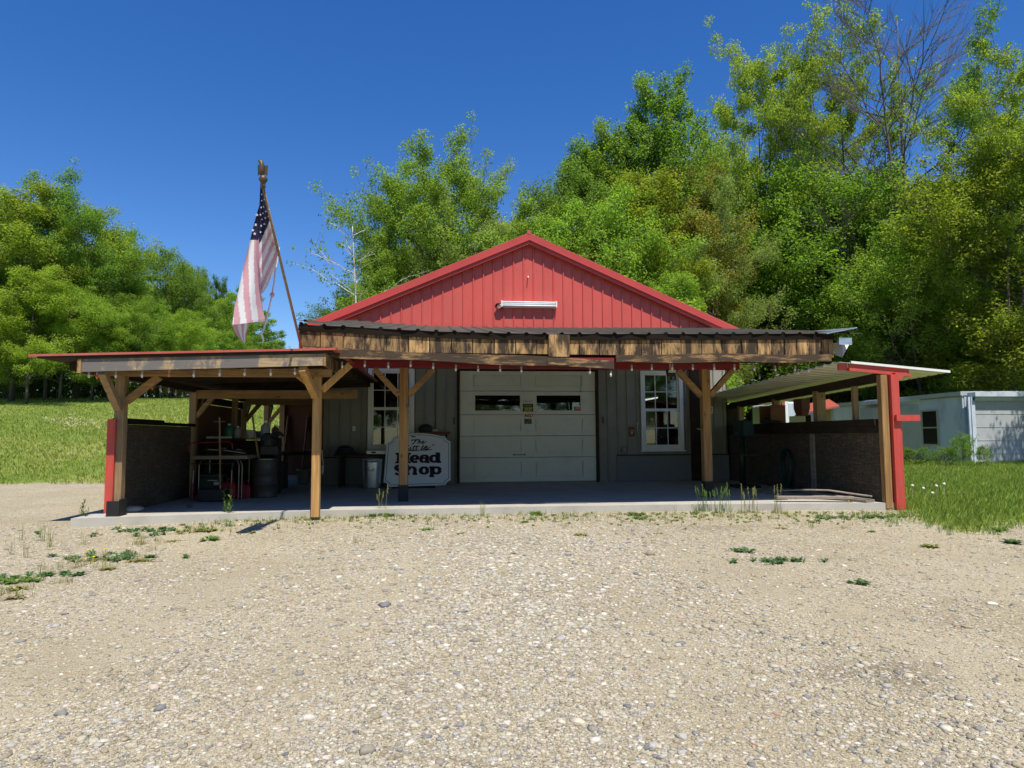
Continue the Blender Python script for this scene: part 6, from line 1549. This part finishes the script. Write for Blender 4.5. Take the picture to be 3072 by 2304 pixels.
def weed(kind, u, v, s, col, label, group, z=None, dz=-.10):
    p = atz(u, v, dz); zz = hz(p.x, p.y) if z is None else z
    rs = random.Random(int(u*13+v)); mb = MB(); x, y = p.x, p.y
    if kind == 'grass':
        for k in range(3): tuft(mb, x+rs.uniform(-.05, .05)*s*3, y+rs.uniform(-.03, .03)*s*3, zz-.01, 8, .14*s, .0022, rs, .6)
    elif kind == 'rosette':
        for k in range(3): leafy(mb, x+rs.uniform(-.07, .07)*s, y+rs.uniform(-.05, .05)*s, zz-.005, 11, .10*s, .06*s, .016*s, rs)
    elif kind == 'tall':
        for k in range(4):
            a = rs.uniform(0, 6.28); h = .38*s*rs.uniform(.6, 1.1); tx, ty = x+rs.uniform(-.05, .05), y+rs.uniform(-.05, .05)
            ex, ey = tx+math.cos(a)*.05*s, ty+math.sin(a)*.05*s
            mb.tube([(tx, ty, zz-.01), ((tx+ex)/2, (ty+ey)/2, zz+h*.5), (ex, ey, zz+h)], [.004, .0035, .002], 4, t=.3)
            for i in range(16):
                f = .2+.8*i/16; cx2, cy2 = tx+(ex-tx)*f, ty+(ey-ty)*f; leafy(mb, cx2, cy2, zz+h*f, 1, .10*s*(1.15-f*.5), .05*s, .009*s, rs, .7, .2)
    elif kind == 'patch':
        for k in range(int(26*s)):
            ox, oy = rs.gauss(0, .28*s), rs.gauss(0, .09*s); leafy(mb, x+ox, y+oy, hz(x+ox, y+oy)-.004, 8, .075, .06, .013, rs)
    elif kind == 'seedgrass':
        for k in range(int(9*s)):
            ox, oy = rs.uniform(-.12, .12)*s, rs.uniform(-.06, .06); h = rs.uniform(.26, .44); l = rs.uniform(-.06, .06)
            mb.tube([(x+ox, y+oy, zz-.01), (x+ox+l*.4, y+oy, zz+h*.6), (x+ox+l, y+oy, zz+h)], [.0028, .0025, .002], 4, t=.5)
            for q in range(9):
                f = .74+.03*q; mb.lathe([(.001, -.006), (.006, 0), (.001, .012)], (x+ox+l*f+rs.uniform(-.008, .008), y+oy+rs.uniform(-.006, .006), zz+h*f), 4, t=.98)
        tuft(mb, x, y, zz-.01, 18, .20, .0022, rs, .6); tuft(mb, x+.09*s, y, zz-.01, 14, .16, .0022, rs, .7); tuft(mb, x-.09*s, y, zz-.01, 14, .14, .0022, rs, .7)
    o = mb.build({'grass': 'grass_tuft', 'rosette': 'low_weed', 'tall': 'tall_weed', 'patch': 'weed_patch', 'seedgrass': 'seed_grass'}[kind], M['herb'])
    o.color = (*HC[col], 1); tag(o, label, 'weed' if kind != 'grass' else 'grass tuft', group, 'stuff' if kind == 'patch' else None)
    return o, p, zz
def flowers(o, pts, mat, r, stem=.10):
    for i, (u, v) in enumerate(pts):
        p = atz(u, v+9, -.10); zz = hz(p.x, p.y); t = o
        mb = MB(); mb.tube([(p.x, p.y, zz), (p.x+.01, p.y, zz+stem)], .003, 4); mb.lathe([(.004, 0), (r, .006), (r*.9, .012), (.003, .014)], (p.x+.01, p.y-.004, zz+stem), 10)
        mb.build('flower', M[mat], t)
G1 = 'weeds along the front of the slab'
o, p, z = weed('patch', 455, 1584, 1.5, 'b', 'blue-green weed patch with yellow flowers at the left slab corner', G1); flowers(o, [(372, 1560), (436, 1540), (455, 1545), (500, 1535), (545, 1545), (400, 1562), (360, 1572)], 'petal', .014, .06)
o, p, z = weed('patch', 320, 1640, 1.2, 'b', 'blue-green weed patch spreading left, nearer than the slab corner', G1); flowers(o, [(262, 1626), (315, 1622), (255, 1646), (280, 1640)], 'petal', .014, .05)
weed('tall', 690, 1558, 1.0, 'g', 'tall leafy green weed with pointed leaves before the left lean-to', G1)
weed('tall', 250, 1570, .8, 'd', 'dark leafy weed left of the left corner post', G1)
weed('tall', 560, 1545, .55, 'd', 'thin weed with pale tip in front of the lean-to floor', G1)
weed('grass', 165, 1622, 2.0, 'y', 'dry seedy grass clump on the left edge of the lot', G1)
weed('grass', 130, 1606, 1.7, 'g', 'smaller green grass clump beside the dry one on the left', G1)
weed('grass', 45, 1640, 1.5, 'y', 'sparse dry grass tuft near the left photo edge', G1)
weed('grass', 300, 1555, 1.4, 'y', 'dry grass tuft at the foot of the left corner post', G1)
weed('patch', 40, 1695, .7, 'g', 'green weed patch cut by the left photo edge', G1)
weed('patch', 175, 1680, .6, 'b', 'small blue-green patch on the left lot edge', G1)
weed('patch', 590, 1585, .7, 'y', 'yellowish low patch before the tall leafy weed', G1)
weed('rosette', 640, 1600, 1.2, 'g', 'flat green rosette in the gravel before the tall weed', G1)
weed('rosette', 1143, 1550, 1.5, 'g', 'bright round green weed left of the sign post', G1)
weed('rosette', 1600, 1543, 1.3, 'g', 'bright green weed at the slab below the garage door', G1)
weed('rosette', 1905, 1543, 1.2, 'd', 'dark leafy weed at the slab below the right window', G1)
weed('rosette', 1925, 1552, 1.0, 'g', 'smaller green weed beside the dark leafy one', G1)
weed('grass', 1425, 1545, 1.7, 'y', 'tall thin grass tuft at the slab right of the sign', G1)
weed('seedgrass', 1145, 1546, .5, 'y', 'few tall seed stalks behind the bright round weed', G1)
weed('seedgrass', 2110, 1535, 1.1, 'g', 'green seed grass clump in front of the right porch post', G1)
weed('seedgrass', 2170, 1537, 1.2, 'g', 'dense green seed grass clump right of the porch post', G1)
weed('seedgrass', 2245, 1538, 1.3, 'y', 'tallest pale seed grass clump with heavy heads', G1)
weed('seedgrass', 2330, 1538, .6, 'y', 'thin seed stalks left of the lumber', G1)
weed('grass', 2060, 1540, 1.3, 'g', 'green grass tuft left of the seed grass clumps', G1)
o, p, z = weed('patch', 2530, 1548, .9, 'b', 'blue-green patch with one yellow flower below the lumber', G1); flowers(o, [(2545, 1520)], 'petal', .016, .12)
weed('patch', 2660, 1545, .8, 'g', 'green weed patch below the red corner post', G1)
for i, (u, v, s, c) in enumerate([(2740, 1550, 2.0, 'g'), (2790, 1565, 1.7, 'g'), (2700, 1560, 1.4, 'g'), (2850, 1580, 1.3, 'b')]):
    weed('grass', u, v, s, c, 'lush grass tuft around the foot of the red corner post', 'lush tufts at the red post')
weed('patch', 2355, 1640, .8, 'b', 'dark green patch out in the gravel before the right lean-to', G1)
weed('rosette', 2225, 1618, 1.2, 'b', 'small blue-green weed left of the dark patch in the gravel', G1)
weed('rosette', 2580, 1690, .9, 'd', 'lone dark weed in the gravel right of the dark patch', G1)
weed('rosette', 2995, 1575, 1.3, 'g', 'green weed at the grass edge near the right photo edge', G1)
weed('rosette', 3050, 1602, 1.3, 'd', 'dark weed cut close to the right photo edge', G1)
weed('rosette', 2785, 1606, 1.0, 'y', 'yellowish weed at the edge between gravel and grass', G1)
for i in range(46):
    u = 980 + rng.uniform(0, 1650); v = 1552 + rng.expovariate(1/16) - (u-980)*.006
    weed(rng.choice(['grass', 'rosette', 'grass']), u, v, rng.uniform(.35, .8), rng.choice(['y', 'g', 'y', 's']), 'tiny sparse weed sprouting in the gravel before the slab', 'tiny weeds sprouting in the gravel')
for i in range(40):
    u = 10 + rng.uniform(0, 560); v = 1720 - u*.22 + rng.uniform(-30, 25)
    weed(rng.choice(['grass', 'rosette', 'grass']), u, v, rng.uniform(.4, .9), rng.choice(['y', 's', 'y']), 'tiny dry weed along the left edge of the lot', 'tiny weeds along the left lot edge')
rs = random.Random(77); mb = MB()
for i in range(900):
    c_ = rs.choice([650, 760, 900, 980, 1130, 1260, 1420, 1610, 1730, 1900, 1960, 2080, 2200, 2330, 2480, 2560, 2650, 2720])
    u = c_ + rs.gauss(0, 55); v = np.interp(u, [600, 945, 2050, 2700], [1562, 1549, 1537, 1534]) + abs(rs.gauss(0, 11)) + 1; p = atz(u, v, -.10); zz = hz(p.x, p.y)
    if rs.random() < .55: leafy(mb, p.x, p.y, zz-.004, 5, .045, .05, .009, rs)
    else: tuft(mb, p.x, p.y, zz-.01, 5, .085, .0022, rs, .8)
o = mb.build('ground_weeds', M['herb']); o.color = (.20, .25, .06, 1); tag(o, 'ragged line of tiny weeds where the slab meets the gravel', 'weeds', kind='stuff')
# dandelion clocks
for i, (u, v) in enumerate([(2737, 1457), (2770, 1465), (2809, 1458), (2797, 1479), (2832, 1452)]):
    p = atd(u, v, 11.2); zz = hz(p.x, p.y); t = thing('dandelion', 'white dandelion seed head in the grass beside the red post', 'dandelion', (p.x, p.y, zz), group='dandelion seed heads')
    mb = MB(); mb.tube([(p.x, p.y, zz), p], .004, 5); mb.build('stem', M['stalk'], t)
    mb = MB(); rs = random.Random(i)
    for k in range(90):
        d = Vector((rs.gauss(0, 1), rs.gauss(0, 1), rs.gauss(0, 1))).normalized(); e = Vector((rs.gauss(0, 1), rs.gauss(0, 1), rs.gauss(0, 1))).normalized().cross(d).normalized()*.007
        q = p + d*.022; f = d.cross(e)
        mb.add([q-e-f, q+e-f, q+e+f, q-e+f], [(0, 1, 2, 3)])
    mb.lathe([(.002, -.012), (.012, 0), (.002, .012)], p, 6); mb.build('seed_head', M['fluff'], t)
# shrub by the trailer
for u, vt, D, col, lab, wd in [(2885, 1318, 23, 'mid', 'bright leafy shrub growing at the corner of the white trailer', .62), (2835, 1365, 24, 'deep', 'dark lower shrub left of the bright one by the trailer', 1.3), (2740, 1375, 25, 'deep', 'low dark shrub against the white trailer wall', 1.4), (2945, 1345, 23, 'mid', 'sparse shrub against the grey shed end', .6), (2690, 1380, 27, 'deep', 'low dark shrub half hidden by the red post', 1.4)]:
    plant('bush', u, vt, D, col, lab, None, wd)
# single stones
def rock(u, v, r, mat, label, flatn=.5):
    p = atz(u, v, hz(*[c for c in atz(u, v, -.3)][:2])); rs = random.Random(int(u)); zz = hz(p.x, p.y); mb = MB()
    mb.lathe([(r*.75, -.2*r), (r, .15*r), (r*.8, .6*r*flatn*2), (r*.4, .85*r*flatn*2), (.01*r, .95*r*flatn*2)], (p.x, p.y, zz), 9, wob=lambda j, z: 1+.22*math.sin(j*2.3+u), t=mat)
    tag(mb.build('stone', M['stone'], smooth=True), label, 'stone')
rock(462, 2072, .034, .985, 'pale cream stone, largest on the left gravel', .4); rock(478, 2135, .03, .02, 'blue-grey stone below the pale cream one', .4)
rock(2975, 1812, .04, .97, 'white flat stone near the right photo edge', .25); rock(2420, 2103, .022, .03, 'dark grey stone right of centre in the sandy area', .5)
rock(2880, 2105, .03, .1, 'flat grey stone at the lower right of the lot', .3); rock(1950, 1657, .05, .12, 'dark stone in the pale gravel below the right window', .5)
rock(1155, 1818, .05, .02, 'dark blue stone left of centre in the gravel', .35); rock(1100, 2262, .04, .1, 'large grey stone at the bottom edge of the lot', .4)
rock(185, 2150, .03, .03, 'dark oval stone at the lower left of the lot', .4)
for i in range(26):   # stones pushed together bottom right of centre
    rock(2030 + rng.gauss(0, 75), 2258 + rng.gauss(0, 26), rng.uniform(.007, .021), rng.choice([.03, .1, .3, .5, .8, .9, .62]), 'cobble in the small heap at the bottom of the lot', .32)
    bpy.context.scene.objects[-1] if False else None
for o in COL.objects:
    if o.get('label') == 'cobble in the small heap at the bottom of the lot': o['group'] = 'cobbles in the small heap'
# pale rubble lying in the field
def rubble():
    V, F, T = [], [], []
    for i in range(140):
        u = rng.gauss(230, 50); v = 1268 + (u-230)*.08 + rng.gauss(0, 7)
        D = 26; p = None
        for k in range(60):
            q = atd(u, v, 16 + k*.6)
            if q.z <= hz(q.x, q.y): p = q; break
        if p is None: continue
        r = rng.uniform(.03, .08); zz = hz(p.x, p.y); b = len(V)
        for a in range(6): V.append((p.x+r*math.cos(a), p.y+r*math.sin(a)*.8, zz-.02))
        for a in range(6): V.append((p.x+r*.6*math.cos(a+.3), p.y+r*.5*math.sin(a+.3), zz+r*rng.uniform(.4, .8)))
        for a in range(6): F.append((b+a, b+(a+1) % 6, b+6+(a+1) % 6, b+6+a)); T.append(.45)
        for a in ((6, 7, 8, 9), (6, 9, 10, 11)): F.append(tuple(b+x for x in a)); T.append(.6)
    return np.array(V), np.array(F), np.array(T)
v_, f_, t_ = rubble()
tag(mesh_np('rubble', v_, f_, M['stone'], t_), 'pale rubble strewn in the middle of the grass field', 'rubble', kind='stuff')
# dim leafy mass that closes the view under and behind the tree rows
def undergrowth(name, n, fu, label):
    P = np.array([fu(rng) for _ in range(n)]); nm = np.tile([0, -.4, .7], (n, 1)); rd = np.random.default_rng(5)
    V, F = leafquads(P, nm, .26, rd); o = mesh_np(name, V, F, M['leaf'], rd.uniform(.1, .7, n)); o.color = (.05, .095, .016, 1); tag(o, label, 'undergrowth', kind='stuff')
def fuL(r):
    u = r.uniform(-140, 900); D = 50 + max(0, u)*.058 + r.uniform(0, 16); p = atd(u, 1300, D); h = r.uniform(0, 1)**1.2*6.0; return (p.x, p.y, hz(p.x, p.y)+h)
def fuR(r):
    u = r.uniform(1000, 3300); D = 49 + r.uniform(0, 12); p = atd(u, 1300, D); h = r.uniform(0, 1)**1.1*9.0; return (p.x, p.y, hz(p.x, p.y)+h)
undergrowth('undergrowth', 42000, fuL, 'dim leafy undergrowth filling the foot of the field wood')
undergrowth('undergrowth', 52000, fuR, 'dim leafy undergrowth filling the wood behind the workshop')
SC.camera = camo
